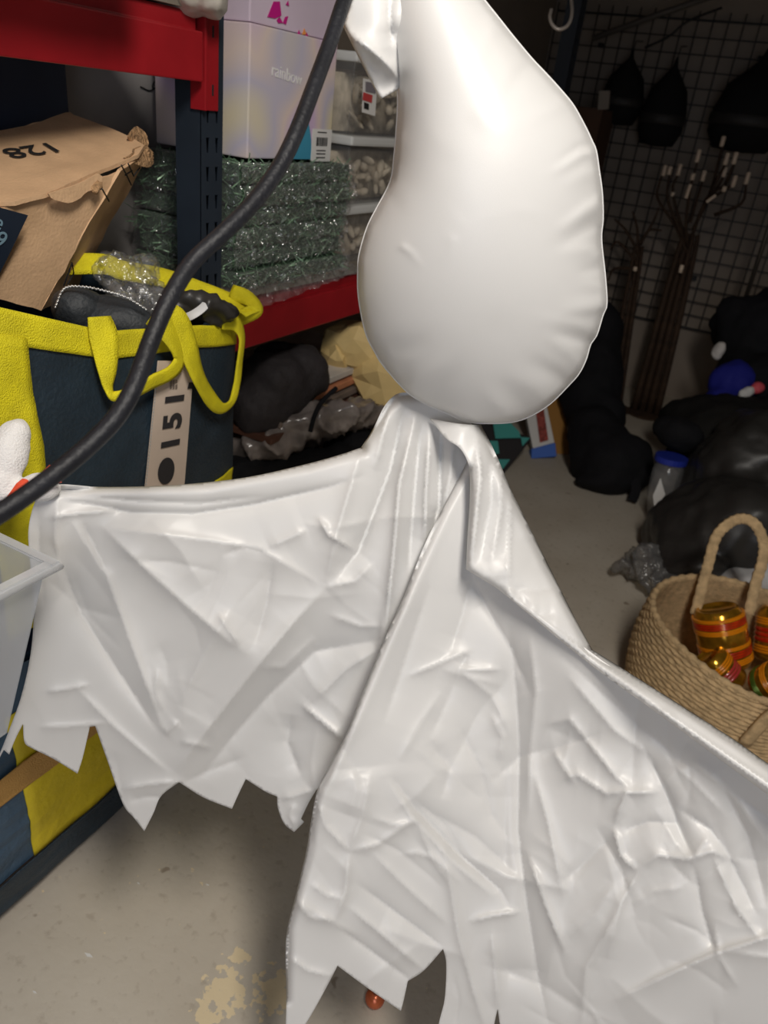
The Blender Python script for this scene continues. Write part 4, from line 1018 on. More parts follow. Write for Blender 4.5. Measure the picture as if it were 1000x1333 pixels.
tub((-1.45, 1.80, 1.114), (-1.07, 2.26, 1.262), 'lowest of the three clear tubs with blue latches beside the garland packs', 1)
tub((-1.45, 1.80, 1.263), (-1.07, 2.26, 1.425), 'middle clear tub with blue latch, level with the lilac box', 2)
tub((-1.45, 1.80, 1.426), (-1.075, 2.26, 1.605), 'topmost clear tub, behind the folded tip of the ghost', 3)
TG = thing('price_tag', 'white and red price tag hanging in front of the topmost clear tub', 'tag', onx(482, 150, -1.05))
q = [onx(471, 146, -1.05), onx(488, 151, -1.05), onx(491, 106, -1.05), onx(473, 102, -1.05)]
MB().slab(q, 0.001, back=(1, 0, 0)).build('card', PAPERW, TG)
MB().slab([onx(472, 130, -1.048), onx(484, 134, -1.048), onx(485, 124, -1.048), onx(473, 120, -1.048)], 0.0006, back=(1, 0, 0)).build('red_print', mat('red_print', srgb(196, 70, 70), rough=0.6), TG)
MB().slab([onx(474, 141, -1.048), onx(480, 143, -1.048), onx(480, 135, -1.048), onx(474, 133, -1.048)], 0.0006, back=(1, 0, 0)).build('barcode', INK, TG)
MB().slab([onx(476, 119, -1.048), onx(489, 122, -1.048), onx(490, 109, -1.048), onx(476, 106, -1.048)], 0.0006, back=(1, 0, 0)).build('grey_print', mat('grey_print2', srgb(130, 124, 130), rough=0.6), TG)
MB().tube([onx(481, 104, -1.05), onx(480, 80, -1.05), onx(478, 62, -1.055)], 0.0008, 6).build('string', PAPERW, TG)

# ---- lower shelf of bay 2
def heap(name, label, cat, els, m, voxel=0.01, disp=(), smooth=2, group=None):
    mb = MB()
    for e in els: ell(mb, *e)
    o = tag(mb.build(name, m, smooth=True), label, cat, group); mods(o, voxel=voxel, smooth=smooth, disp=list(disp)); return o
heap('black_fabric_bag', 'dark soft fabric bag slumped under the lower red beam', 'bag', [(360, 500, 2.02, 52, 46, 0.12), (395, 485, 2.05, 34, 36, 0.1), (340, 530, 2.0, 40, 40, 0.1), (372, 462, 2.1, 44, 14, 0.08, -8)], mat('charcoal_cloth', srgb(46, 42, 44), rough=0.75, bump=0.3, bscale=80), 0.008, [('CLOUDS', 0.08, 0.03)])
def crumple(els, seed, jit=0.16):
    r = random.Random(seed); mb = MB()
    for (px, py, d, rx, ry, rd, rot) in els:
        t = MB(); ell(t, px, py, d, rx, ry, rd, rot); c = at(px, py, d)
        t2 = MB().ellipsoid((0, 0, 0), (Vector((1, 0, 0)), Vector((0, 1, 0)), Vector((0, 0, 1))), 9, 6)
        a = math.radians(rot); rr = R * math.cos(a) + U * math.sin(a); uu = -R * math.sin(a) + U * math.cos(a)
        pos = {}
        vs = []
        for v in t2.v:
            key = (round(v.x, 4), round(v.y, 4), round(v.z, 4))
            if key not in pos: pos[key] = 1 + r.uniform(-jit, jit * 0.8)
            k = pos[key]; vs.append(c + (rr * v.x * rx * pxr(d) + uu * v.y * ry * pxr(d) + F * v.z * rd) * k)
        fs = [(f[0], f[1], f[2]) for f in t2.f] + [(f[0], f[2], f[3]) for f in t2.f]
        mb.add(vs, fs)
    return mb
o = crumple([(462, 452, 2.28, 42, 36, 0.10, -10), (492, 492, 2.3, 52, 36, 0.10, -45), (440, 462, 2.27, 22, 28, 0.07, 20)], 4).build('paper_package', mat('tan_kraft_paper', srgb(216, 190, 132), rough=0.55, var=0.08), weld=True)
tag(o, 'crumpled tan paper package on the lower shelf beside the ghost head', 'package')
MAGS = ('white', (0.55, 0.52, 0.5)), ('orange', srgb(196, 130, 96)), ('grey', srgb(120, 108, 100)), ('brown', srgb(90, 62, 50))
for k, (cn, cc_) in enumerate(MAGS):
    pts = [(370, 530 + k * 9), (430 + 12 * k, 512 + k * 9), (482 - 4 * k, 506 + k * 10), (440, 522 + k * 11), (345, 545 + k * 10)]
    dpt = 2.1
    P = [at(a, b, dpt + (0.03 * (i in (1, 2)))) for i, (a, b) in enumerate(pts)]
    z = 0.80 - k * 0.028
    x0, x1, y0, y1 = -1.35, -1.06 + .008 * k, 1.60 - .05 * k, 2.12 - .03 * k
    mb = MB().poly([(x0, y0, z), (x1, y0 + .02, z - .01), (x1, y1, z - .012), (x0, y1, z)], (0, 0, 0.018))
    tag(mb.build('magazine', mat('magazine_' + cn, cc_, rough=0.4, var=0.15, vscale=15), bevel=0.002), cn + ' magazine in the small stack on the lower rack shelf', 'magazine', 'magazines on the lower shelf')
heap('plastic_sleeve_bundle', 'shiny grey plastic-wrapped flat bundle below the magazines', 'bundle', [(400, 555, 2.1, 90, 22, 0.12, 16), (350, 580, 2.05, 50, 22, 0.1, 14), (460, 545, 2.15, 40, 14, 0.1, 18)], mat('shiny_grey_film', srgb(128, 120, 116), rough=0.22, var=0.35, vscale=18, spec=0.8), 0.008, [('MUSGRAVE', 0.07, 0.02)])
heap('dark_cloth_pile', 'black cloth pile low on the rack shelf above the ghost arm', 'cloth', [(380, 610, 2.12, 90, 22, 0.12, 10), (470, 580, 2.2, 50, 22, 0.1), (320, 620, 2.05, 40, 30, 0.1), (440, 590, 2.1, 20, 14, 0.05)], BLACKC, 0.01, [('CLOUDS', 0.06, 0.03)])
MB().tube(cr([at(438, 505, 1.98), at(420, 522, 1.96), at(410, 540, 1.95), at(404, 562, 1.96)], 5), 0.006, 8).build('strap', BLACKC)
tag(bpy.data.objects['strap'], 'thin black strap lying over the magazines', 'strap')

# ================================================================== BOTTOM BAG
BB = thing('storage_bag', 'blue storage bag with yellow side panel and orange strap on the bottom shelf', 'bag', (-1.1, 0.55, 0.118))
def bb_pt(y, z):
    b = 0.02 * math.sin(math.pi * min(1, max(0, (z - .1) / 0.5))) + 0.008 * noise.noise(Vector((y * 9, z * 13, 5))) + 0.004 * noise.noise(Vector((y * 8, z * 45, 2)))
    return Vector((-0.962 + b, y, z))
def bb_patch(name, y0, y1, z0, z1, m, off, skew=0.0, n=24, k=20):
    vs = []
    for j in range(k + 1):
        for i in range(n + 1):
            z = z0 + (z1 - z0) * j / k; y = y0 + (y1 - y0) * i / n + skew * (z - z0)
            p = bb_pt(y, z); p.x += off; vs.append(p)
    o = MB().add(vs, [(j * (n + 1) + i, j * (n + 1) + i + 1, (j + 1) * (n + 1) + i + 1, (j + 1) * (n + 1) + i) for j in range(k) for i in range(n)]).build(name, m, BB, smooth=True)
    s = o.modifiers.new('thickness', 'SOLIDIFY'); s.thickness = 0.003; s.offset = -1
    return o
bbm = MB(); vs = []
for j in range(21):
    for i in range(31): vs.append(bb_pt(0.0 + 1.14 * i / 30, 0.120 + 0.46 * j / 20))
bbm.add(vs, [(j * 31 + i, j * 31 + i + 1, (j + 1) * 31 + i + 1, (j + 1) * 31 + i) for j in range(20) for i in range(30)])
bbm.box((-1.55, 0.0, 0.120), (-0.985, 1.14, 0.575))
bbm.build('body', NAVY2, BB, smooth=False, recalc=False)
bb_patch('side_panel', 0.615, 1.13, 0.122, 0.50, YELP, 0.004, skew=-0.05)
bb_patch('base_strip', 0.02, 1.13, 0.045, 0.122, NAVY, 0.006, skew=0)
bb_patch('strap', 0.10, 1.13, 0.335, 0.395, mat('orange_tan_webbing', srgb(198, 152, 84), rough=0.7, bump=0.5, bscale=400), 0.008, skew=0)
bb_patch('end_strap', 0.985, 1.12, 0.122, 0.50, YEL, 0.007, skew=-0.05, n=8)

# ================================================================== CLEAR BIN at the left
BN = thing('clear_bin', 'frosted clear plastic bin with wide rim at the left edge, overhanging the rack shelf', 'bin', (-0.95, 0.2, 0.726))
bx0, bx1, by0, by1, bz0, bz1 = -1.30, -0.662, -0.12, 0.498, 0.726, 0.985
ins = 0.05
def bwall(a, b):
    """a,b top corners (x,y); wall tapering inward to the base"""
    def lowp(p):
        cx, cy = (bx0 + bx1) / 2, (by0 + by1) / 2
        return (p[0] - math.copysign(ins, p[0] - cx), p[1] - math.copysign(ins, p[1] - cy), bz0)
    return [lowp(a), lowp(b), (b[0], b[1], bz1), (a[0], a[1], bz1)]
cors = [(bx0, by0), (bx1, by0), (bx1, by1), (bx0, by1)]
for i in range(4):
    a, b = cors[i], cors[(i + 1) % 4]
    q = bwall(a, b); c = Vector(((bx0 + bx1) / 2, (by0 + by1) / 2, 0.85)); n = c - (Vector(q[0]) + Vector(q[2])) / 2; n.z = 0
    if abs(n.x) > abs(n.y): n.y = 0
    else: n.x = 0
    MB().slab(q, 0.0025, back=n).build('bin_wall', BINM, BN)
MB().box((bx0 + ins, by0 + ins, bz0), (bx1 - ins, by1 - ins, bz0 + .003)).build('bin_base', BINM, BN)
rm = MB(); rw = 0.010
for (lo, hi) in (((bx0 - rw, by0 - rw), (bx1 + rw, by0 + .001)), ((bx0 - rw, by1 - .001), (bx1 + rw, by1 + rw)), ((bx0 - rw, by0), (bx0 + .001, by1)), ((bx1 - .001, by0), (bx1 + rw, by1))):
    rm.box((lo[0], lo[1], bz1 - .003), (hi[0], hi[1], bz1 + .002))
rm.build('rim', BINR, BN)
rl = MB()
rl.tube([(bx0 - rw, by0 - rw, bz1 - .006), (bx1 + rw, by0 - rw, bz1 - .006), (bx1 + rw, by1 + rw, bz1 - .006), (bx0 - rw, by1 + rw, bz1 - .004)], 0.005, 8, closed=True).build('rim_lip', BINR, BN, smooth=True)
# things inside the bin
carton('grey_card_box', 'flat grey-mauve card box standing inside the clear bin', (-1.1, 0.04, 0.732), (-0.80, 0.30, 0.93), mat('mauve_card', srgb(150, 138, 140), rough=0.7))

# ================================================================== FLOOR AREA: basket
BK = thing('jute_basket', 'round braided jute basket with loop handles holding red and gold jars', 'basket', (0.20, 2.10, 0))
bc_ = Vector((0.205, 2.09, 0)); BH = 0.31
def brim(a):
    """rim height: dips at the near right side"""
    return BH - 0.035 * max(0, math.cos(a - math.radians(-60))) ** 2
def bpt(a, v, off=0.0):
    rr = 0.262 + 0.022 * math.sin(math.pi * min(1, v * 0.9)) + off
    squ = 1 + 0.05 * math.cos(2 * a + 0.6)
    pinch = -0.035 * v * math.exp(-((a - math.radians(-52)) / 0.28) ** 2)
    return bc_ + Vector((math.cos(a) * (rr * squ + pinch), math.sin(a) * (rr * squ * 1.04 + pinch), v * brim(a)))
jm = MB(); na = 300; rows = 23; per = 6; vs = []
for j in range(rows * per + 1):
    v = j / (rows * per); row = j / per
    for i in range(na):
        a = 2 * math.pi * i / na - math.pi
        k = row - math.floor(row); prof = math.sin(math.pi * k) ** 0.7
        ph = a * 42 + (math.floor(row) % 2) * math.pi
        twist = 0.5 + 0.5 * math.sin(ph + (k - 0.5) * 3.2)
        vs.append(bpt(a, v, 0.007 * prof * (0.45 + 0.55 * twist) + 0.002 * noise.noise(Vector((a * 30, row * 2, 1)))))
no = len(vs)
for j in range(rows * 2 + 1):
    v = j / (rows * 2)
    for i in range(na):
        a = 2 * math.pi * i / na - math.pi
        vs.append(bpt(a, v, -0.012 - 0.004 * (j % 2)))
fs = [(j * na + i, j * na + (i + 1) % na, (j + 1) * na + (i + 1) % na, (j + 1) * na + i) for j in range(rows * per) for i in range(na)]
fs += [(no + j * na + (i + 1) % na, no + j * na + i, no + (j + 1) * na + i, no + (j + 1) * na + (i + 1) % na) for j in range(rows * 2) for i in range(na)]
jm.add(vs, fs)
jm.build('woven_wall', JUTE, BK, smooth=True, recalc=False)
MB().lathe([(0.02, 0.004), (0.25, 0.004), (0.25, 0.012), (0.02, 0.012)], Matrix.Translation(bc_), 40).build('basket_base', JUTE, BK)
rimp = [bpt(2 * math.pi * i / 160, 1.0, -0.004) for i in range(160)]
rr_ = [0.0095 + 0.0025 * math.sin(i * 1.9) for i in range(160)]
MB().tube(rimp, rr_, 10, closed=True).build('rim_braid', JUTE, BK, smooth=True)
def jute_handle(p):
    P = cr(p, 8); n = len(P)
    rings = []
    mb = MB(); t = [0.012 + 0.0016 * math.sin(i * 2.2) for i in range(n)]
    mb.strap(P, [0.030 + 0.003 * math.sin(i * 2.2) for i in range(n)], [Vector((0.15, -1, 0.15))] * n, 0.014)
    return mb.build('handle', JUTE, BK, smooth=True)
hp = [(905, 800, 2.33), (915, 760, 2.33), (922, 735, 2.32), (932, 700, 2.31), (948, 682, 2.30), (966, 675, 2.29), (983, 682, 2.28), (994, 705, 2.28), (993, 730, 2.28), (984, 760, 2.28), (975, 800, 2.28)]
jute_handle([at(*p) for p in hp])
hn = [bpt(math.radians(-78), 0.55, 0.012), bpt(math.radians(-72), 0.9, 0.02), bpt(math.radians(-66), 1.02, 0.035), bpt(math.radians(-58), 0.98, 0.05), bpt(math.radians(-50), 0.75, 0.045), bpt(math.radians(-46), 0.5, 0.02)]
P = cr(hn, 8)
MB().strap(P, 0.030, [Vector((0.35, -1, 0.1))] * len(P), 0.014).build('handle', JUTE, BK, smooth=True)

GOLD = mat('gold_glass', srgb(190, 140, 40), rough=0.16, metal=0.75, var=0.25, vscale=40)
REDB = mat('red_lacquer_band', srgb(190, 44, 16), rough=0.22, coat=0.5, var=0.2, vscale=50)
ORB = mat('orange_lacquer_band', srgb(232, 140, 16), rough=0.22, coat=0.5)
DKG = mat('dark_olive_glass', srgb(70, 60, 20), rough=0.15, metal=0.3)
GRB = mat('green_foil_band', srgb(90, 120, 40), rough=0.25, metal=0.4)
def jar(label, base, axis, r, h, bands):
    z = Vector(axis).normalized(); x = z.orthogonal().normalized(); y = z.cross(x)
    M = Matrix(((x.x, y.x, z.x, base.x), (x.y, y.y, z.y, base.y), (x.z, y.z, z.z, base.z), (0, 0, 0, 1)))
    T = thing('striped_jar', label, 'jar', base, group='red and gold jars in the jute basket')
    prof = [(r * 0.55, 0), (r * 0.9, h * 0.03), (r, h * 0.12), (r * 1.0, h * 0.85), (r * 0.86, h * 0.95), (r * 0.80, h), (r * 0.72, h), (r * 0.7, h * 0.97)]
    MB().lathe(prof, M, 32).build('body', GOLD, T, smooth=True)
    for (za, zb2, m) in bands:
        n = 3; bm_ = MB()
        for q in range(n):
            a0 = za + (zb2 - za) * q / n; a1 = za + (zb2 - za) * (q + 1) / n
            bm_.lathe([(r * 0.99, a0 * h), (r * 1.035, (a0 * 0.7 + a1 * 0.3) * h), (r * 1.035, (a0 * 0.3 + a1 * 0.7) * h), (r * 0.99, a1 * h)], M, 32)
        bm_.build('band', m, T, smooth=True)
    return T
B1 = [(0.12, 0.22, ORB), (0.24, 0.36, REDB), (0.38, 0.44, ORB), (0.64, 0.72, ORB), (0.73, 0.84, REDB), (0.85, 0.9, ORB)]
def jpos(px, py, z): return onz(px, py, z)
jar('largest red and gold striped jar lying against the inside of the basket wall', jpos(948, 868, 0.12), R * -0.28 + U * 0.96 + F * -0.05 + Vector((0, 0, .15)), 0.074, 0.19, B1)
jar('orange and gold jar at the right edge inside the basket', jpos(1012, 862, 0.14), R * 0.1 + U * 1.0, 0.07, 0.17, [(0.15, 0.3, ORB), (0.35, 0.62, REDB), (0.66, 0.8, ORB)])
jar('small gold jar with green foil band low in the basket near the front rim', jpos(992, 895, 0.17), R * 0.3 + U * 0.5 - F * 0.8, 0.055, 0.09, [(0.2, 0.4, GRB), (0.6, 0.85, ORB)])
jar('jar with pinkish red bands half buried below the largest striped jar', jpos(955, 893, 0.11), R * -0.7 + U * 0.75, 0.055, 0.12, [(0.3, 0.55, mat('pink_red_band', srgb(190, 60, 60), rough=0.25, coat=0.4)), (0.6, 0.8, ORB)])
# white bundle behind the basket
heap('white_fabric_bundle', 'white cloth bundle on the floor behind the basket handle', 'bundle', [(965, 760, 2.72, 34, 22, 0.1), (1000, 748, 2.72, 26, 30, 0.1), (940, 766, 2.7, 20, 14, 0.06)], mat('white_grey_cloth', (0.62, 0.62, 0.63), rough=0.7), 0.012, [('CLOUDS', 0.06, 0.02)])

# ================================================================== BACKGROUND right
def ground_d(px, py, z=0.0): return (onz(px, py, z) - Vector(CO)).dot(F)
heap('bin_liner', 'large shiny black plastic sack slumped behind the jute basket', 'sack', [(945, 690, 2.95, 100, 72, 0.32), (948, 622, 3.2, 62, 66, 0.28), (985, 610, 3.2, 75, 75, 0.30), (884, 722, 2.87, 36, 38, 0.15), (1050, 660, 3.05, 80, 90, 0.3), (900, 740, 2.8, 40, 26, 0.15)], BAGBLK, 0.016, [('CLOUDS', 0.30, 0.12), ('CLOUDS', 0.10, 0.03)], 3)
heap('clear_bag', 'clear crumpled plastic bag spilling onto the floor left of the black sack', 'plastic bag', [(850, 738, 2.86, 32, 26, 0.09, -20), (824, 740, 2.88, 22, 9, 0.04, -10), (866, 755, 2.80, 28, 16, 0.07)], film('smoky_film', tint=(0.62, 0.6, 0.56), haze=0.12, rough=0.2, bump=1.0, bscale=30, gloss=0.08), 0.008, [('MUSGRAVE', 0.06, 0.03)])
JG = thing('clear_jug', 'clear plastic container with blue lid and white label beside the black sack', 'container', onz(858, 668, 0.0))
jd = 3.35
mb = MB(); mb.tube([at(858, 668, jd), at(863, 640, jd - .05), at(870, 612, jd - .09), at(874, 600, jd - .10)], [0.05, 0.065, 0.065, 0.055], 20).build('jug_wall', film('jug_plastic', haze=0.12, bump=0.3), JG, smooth=True)
MB().tube([at(873, 601, jd - .10), at(875, 594, jd - .11)], 0.068, 24).build('lid', BLUEP, JG, smooth=False)
MB().slab([at(852, 662, jd - .10), at(866, 644, jd - .12), at(860, 622, jd - .13), at(850, 645, jd - .11)], 0.001, back=-F).build('label', PAPERW, JG)
heap('black_pouch_bag', 'small black pouch resting on the black sack', 'pouch', [(885, 566, 3.3, 30, 22, 0.1, -20), (866, 556, 3.32, 16, 14, 0.07)], BLACKC, 0.012, [('CLOUDS', 0.06, 0.02)])
heap('black_coat', 'black coat heaped on top of the pile at the right edge', 'coat', [(975, 430, 3.95, 42, 46, 0.2), (950, 415, 3.95, 20, 28, 0.12), (1010, 440, 3.9, 50, 70, 0.2), (990, 500, 3.8, 40, 40, 0.2), (960, 480, 3.9, 24, 30, 0.15)], BLACKC, 0.018, [('CLOUDS', 0.12, 0.06)])
heap('dark_clothes', 'dark clothes under the blue cloth, piled behind the black sack', 'clothes', [(930, 540, 3.75, 70, 26, 0.25), (990, 560, 3.6, 60, 40, 0.25), (960, 580, 3.55, 90, 60, 0.2), (890, 548, 3.7, 26, 14, 0.15)], mat('dark_grey_cloth', (0.016, 0.015, 0.014), rough=0.85, spec=0.2), 0.018, [('CLOUDS', 0.1, 0.05)])
heap('blue_cloth', 'royal blue cloth lying on the dark clothes pile', 'cloth', [(955, 500, 3.72, 32, 32, 0.08), (940, 520, 3.70, 22, 18, 0.08)], mat('royal_blue_cloth', srgb(18, 26, 130), rough=0.8), 0.014, [('CLOUDS', 0.08, 0.03)])
heap('white_cloth_scrap', 'small white cloth scrap left of the black coat', 'cloth', [(936, 456, 3.72, 8, 13, 0.03, -25)], mat('white_scrap', (0.6, 0.57, 0.54), rough=0.8), 0.006, [('CLOUDS', 0.05, 0.02)])
SH = thing('toy_shoe', 'small pink and white shoe-like object on the pile', 'shoe', at(985, 515, 3.6))
m_ = MB(); ell(m_, 986, 505, 3.62, 9, 8, 0.03, 20); o = m_.build('pink_tip', mat('coral_pink', srgb(226, 90, 100), rough=0.6), SH, smooth=True); mods(o, disp=[('CLOUDS', 0.03, 0.012)])
m_ = MB(); ell(m_, 974, 510, 3.62, 9, 7, 0.03, 30); ell(m_, 967, 514, 3.62, 5, 7, 0.02); o = m_.build('white_body', PAPERW, SH, smooth=True); mods(o, voxel=0.006, disp=[('CLOUDS', 0.03, 0.012)])
heap('cream_cloth_scrap', 'cream cloth scrap at the right edge above the black sack', 'cloth', [(1000, 560, 3.3, 10, 16, 0.03, 30)], mat('cream_cloth', (0.62, 0.53, 0.42), rough=0.8), 0.006, [('CLOUDS', 0.05, 0.02)])
# black bags near the far wall
heap('black_backpack', 'black backpack lying on the floor beyond the ghost', 'backpack', [(800, 600, 3.62, 46, 38, 0.16), (775, 570, 3.75, 34, 46, 0.16), (830, 612, 3.58, 22, 26, 0.1), (790, 626, 3.6, 42, 16, 0.12), (785, 590, 3.68, 44, 44, 0.16), (765, 605, 3.7, 22, 30, 0.12), (816, 598, 3.6, 34, 34, 0.13)], BLACKC, 0.014, [('CLOUDS', 0.16, 0.05)], 10)
MB().strap(cr([at(826, 620, 3.5), at(828, 638, 3.5), at(823, 652, 3.5)], 4), 0.045, -F, 0.008).build('strap', BLACKC, bpy.data.objects['black_backpack'])
heap('black_garment_bag', 'tall black garment bag leaning behind the black backpack', 'bag', [(780, 470, 4.0, 28, 70, 0.14), (768, 430, 4.05, 30, 40, 0.14), (765, 520, 3.95, 36, 50, 0.15), (790, 500, 3.95, 18, 50, 0.1), (778, 500, 3.95, 32, 70, 0.14), (784, 440, 4.0, 26, 50, 0.13), (780, 545, 3.88, 34, 40, 0.13)], BLACKC, 0.018, [('CLOUDS', 0.16, 0.05)], 10)
# white box with red print and blue end + brown card beside it
q0 = onz(708, 596, 0.0); WB = thing('slim_box', 'slim white box with red lettering and blue end leaning by the black bags', 'box', q0)
dn = (q0 - Vector(CO)).dot(F)
def wbq(a, b, off): return at(a, b, dn + off)
MB().slab([at(694, 584, dn - .02), at(722, 576, dn - .02), at(706, 500, dn + .10), at(678, 506, dn + .10)], 0.05, back=F).build('body', PAPERW, WB, bevel=0.003)
MB().slab([at(692, 597, dn - .03), at(725, 594, dn - .03), at(723, 576, dn - .025), at(692, 584, dn - .025)], 0.07, back=F).build('blue_end', mat('blue_card', srgb(56, 104, 196), rough=0.6), WB, bevel=0.004)
MB().slab([at(703, 576, dn - .022), at(714, 573, dn - .022), at(704, 505, dn + .085), at(694, 508, dn + .085)], 0.001, back=-F).build('red_lettering_block', mat('faded_red_print', srgb(150, 70, 60), rough=0.7, var=0.5, vscale=60), WB)
dk = dn + 0.06
o = MB().slab([at(722, 590, dk), at(742, 592, dk + .02), at(732, 505, dk + .14), at(706, 505, dk + .12)], 0.02, back=F).build('cardboard_sheet', mat('amber_cardboard', srgb(170, 122, 60), rough=0.8))
tag(o, 'amber brown cardboard sheet standing right of the slim white box', 'cardboard')
# teal and black check bag
TC = thing('checked_bag', 'teal and black checked bag on the floor behind the ghost shoulder', 'bag', onz(650, 612, 0))
dc = 3.62
TEAL = mat('teal_cloth', srgb(62, 156, 150), rough=0.6); 
body = MB().slab([at(618, 628, dc), at(652, 622, dc), at(694, 570, dc + .06), at(612, 540, dc + .10)], 0.16, back=F).build('body', mat('black_check_cloth', (0.014, 0.012, 0.014), rough=0.7), TC, bevel=0.02)
for quad in ([(642, 552), (664, 550), (676, 562), (678, 570), (645, 571)], [(678, 569), (690, 570), (680, 581)], [(632, 574), (648, 574), (650, 590), (640, 594), (630, 590)], [(640, 598), (664, 598), (655, 610), (640, 616)]):
    MB().poly([at(a, b, dc - 0.012 + 0.0011 * (620 - b)) for a, b in quad], -F * 0.004).build('check', TEAL, TC)

# ---- grid panel on back wall
GP = thing('wire_grid_panel', 'black wire grid panel fixed on the back wall', 'grid panel', (-0.7, 5.24, 0.47))
WIRE = mat('black_wire', (0.008, 0.008, 0.009), rough=0.5)
gx0, gx1, gz0, gz1 = X0 + 0.03, 0.62, 0.47, 2.16; gp = 0.0762 * 1.08
mb = MB(); n = int((gx1 - gx0) / gp)
for i in range(n + 1):
    x = gx0 + i * gp; mb.box((x - .003, 5.236, gz0), (x + .003, 5.242, gz1))
m2 = int((gz1 - gz0) / gp)
for j in range(m2 + 1):
    z = gz0 + j * gp; r_ = 0.0055 if j in (0, m2) else 0.003; mb.box((gx0, 5.230, z - r_), (gx1, 5.236, z + r_))
mb.build('wire_mesh', WIRE, GP)
for x in (gx0 + .3, gx0 + 1.2, gx1 - .2):
    for z in (gz0 + .3, gz1 - .2): MB().box((x - .012, 5.236, z - .012), (x + .012, 5.279, z + .012)).build('wall_clip', WIRE, GP)
# dark lantern/hat shapes hanging on the grid
DKP = mat('matt_black_felt', (0.016, 0.016, 0.016), rough=0.9, spec=0.15)
def hat(px, py, dy, r, h, label, name='felt_hat'):
    p = ony(px, py, dy); M = Matrix.Translation(p)
    T = thing(name, label, 'hat', p, group='black felt hats on the grid')
    prof = [(r * 0.15, -h * 0.5), (r * 0.75, -h * 0.48), (r, -h * 0.30), (r * 1.0, -h * .05), (r * 0.8, h * 0.22), (r * 0.4, h * 0.38), (r * 0.12, h * 0.5), (r * 0.04, h * 0.62)]
    MB().lathe([(a, b) for a, b in prof], M, 24).build('crown', DKP, T, smooth=True)
    MB().lathe([(r * 0.98, -h * 0.22), (r * 1.04, -h * 0.20), (r * 1.04, -h * 0.10), (r * 0.98, -h * 0.08)], M, 24).build('band', mat('charcoal_band', (0.03, 0.028, 0.026), rough=0.6), T, smooth=True)
    MB().tube([p + Vector((0, 0, h * .6)), p + Vector((0, 0.02, h * .75)), Vector((p.x, 5.24, p.z + h * .8))], 0.003, 6).build('hook', WIRE, T)
hat(866, 140, 5.05, 0.125, 0.40, 'pear-shaped black hat hanging on the grid, centre of the three')
hat(978, 140, 5.0, 0.19, 0.44, 'widest black hat hanging on the grid at the right edge')
hat(812, 120, 5.05, 0.12, 0.34, 'black hat on the grid nearest the ghost head')
# lit twig trees
BARK = mat('brown_bark', srgb(62, 44, 29), rough=0.8, var=0.3, vscale=30)
TIP = mat('pale_gold_tip', srgb(246, 222, 196), rough=0.3)
def twig_tree(label, base_px, trunk, branches, tips, y, n_strips, tr):
    b = ony(*base_px, y); b.z = 0
    T = thing('twig_tree', label, 'artificial tree', b, group='artificial twig trees by the grid')
    for k in range(n_strips):
        off = Vector(((k - (n_strips - 1) / 2) * tr * 0.9, 0.012 * (k % 2), 0))
        pts = [ony(a, c, y) for a, c in trunk]; pts[0].z = 0.02
        pts = [p + off * (1.2 - 0.7 * i / len(pts)) for i, p in enumerate(pts)]
        MB().tube(cr(pts, 4), [tr * 0.55 * (1 - 0.5 * i / (4 * (len(pts) - 1))) for i in range(4 * (len(pts) - 1) + 1)], 8).build('trunk', BARK, T, smooth=True)
    MB().lathe([(0.11, 0.0), (0.11, 0.012), (0.03, 0.02)], Matrix.Translation(b), 28).build('base_plate', BARK, T)
    for br in branches:
        P = cr([ony(a, c, y + dd) for a, c, dd in br], 4); MB().tube(P, [0.011 * (1 - 0.55 * i / len(P)) for i in range(len(P))], 6).build('branch', BARK, T, smooth=True)
    for (a, c, dd, l) in tips:
        p = ony(a, c, y + dd); MB().tube([p + Vector((0, 0, -l)), p + Vector((0, 0, -l * .9)), p + Vector((0, 0, l * .9)), p + Vector((0, 0, l))], [0.007, 0.0115, 0.0115, 0.007], 10).build('candle_tip', TIP, T, smooth=True)
    return T
twig_tree('brown twig tree with pale candle tips standing before the grid', (848, 508), [(848, 508), (862, 450), (880, 380), (893, 330), (900, 305)],
          [[(895, 330, 0), (880, 295, 0), (857, 260, 0), (858, 240, 0), (864, 225, 0)], [(895, 320, 0), (893, 290, -.05), (899, 245, -.05), (909, 208, -.05)], [(895, 320, .0), (876, 252, .04), (884, 225, .04)], [(900, 310, 0), (918, 262, 0), (930, 250, -.03), (945, 240, -.03)], [(902, 300, 0), (925, 250, .05), (938, 200, .05), (942, 190, .05)],
           [(918, 262, 0), (940, 250, 0), (954, 240, 0)], [(930, 280, 0), (965, 265, 0), (972, 238, 0)], [(898, 290, 0), (915, 235, .02)], [(925, 260, .03), (945, 225, .03)], [(895, 320, 0), (870, 262, -.05), (872, 225, -.05)], [(925, 250, 0), (944, 215, 0)], [(940, 250, 0), (957, 210, 0)]],
          [(865, 222, 0, .028), (872, 222, -.05, .022), (884.5, 221, .04, .030), (909, 203, -.05, .032), (941, 184, .05, .026), (946, 207, 0, .03), (957, 206, 0, .03), (943.5, 224, .03, .026), (956, 236, 0, .030), (973, 232, 0, .030), (916, 229, .02, .028), (876, 253, .04, .012), (887, 350, -.06, .022), (902, 230, -.05, .018), (943, 246, -.03, .014)], 4.75, 4, 0.042)
MB().tube([ony(893, 258, 4.68), ony(899, 240, 4.68)], 0.009, 8).build('bright_twig', TIP, [o for o in bpy.data.objects if o.name.startswith('twig_tree')][0])
MB().tube([ony(920, 263, 4.66), ony(932, 254, 4.66)], 0.008, 8).build('bright_twig', TIP, [o for o in bpy.data.objects if o.name.startswith('twig_tree')][0])
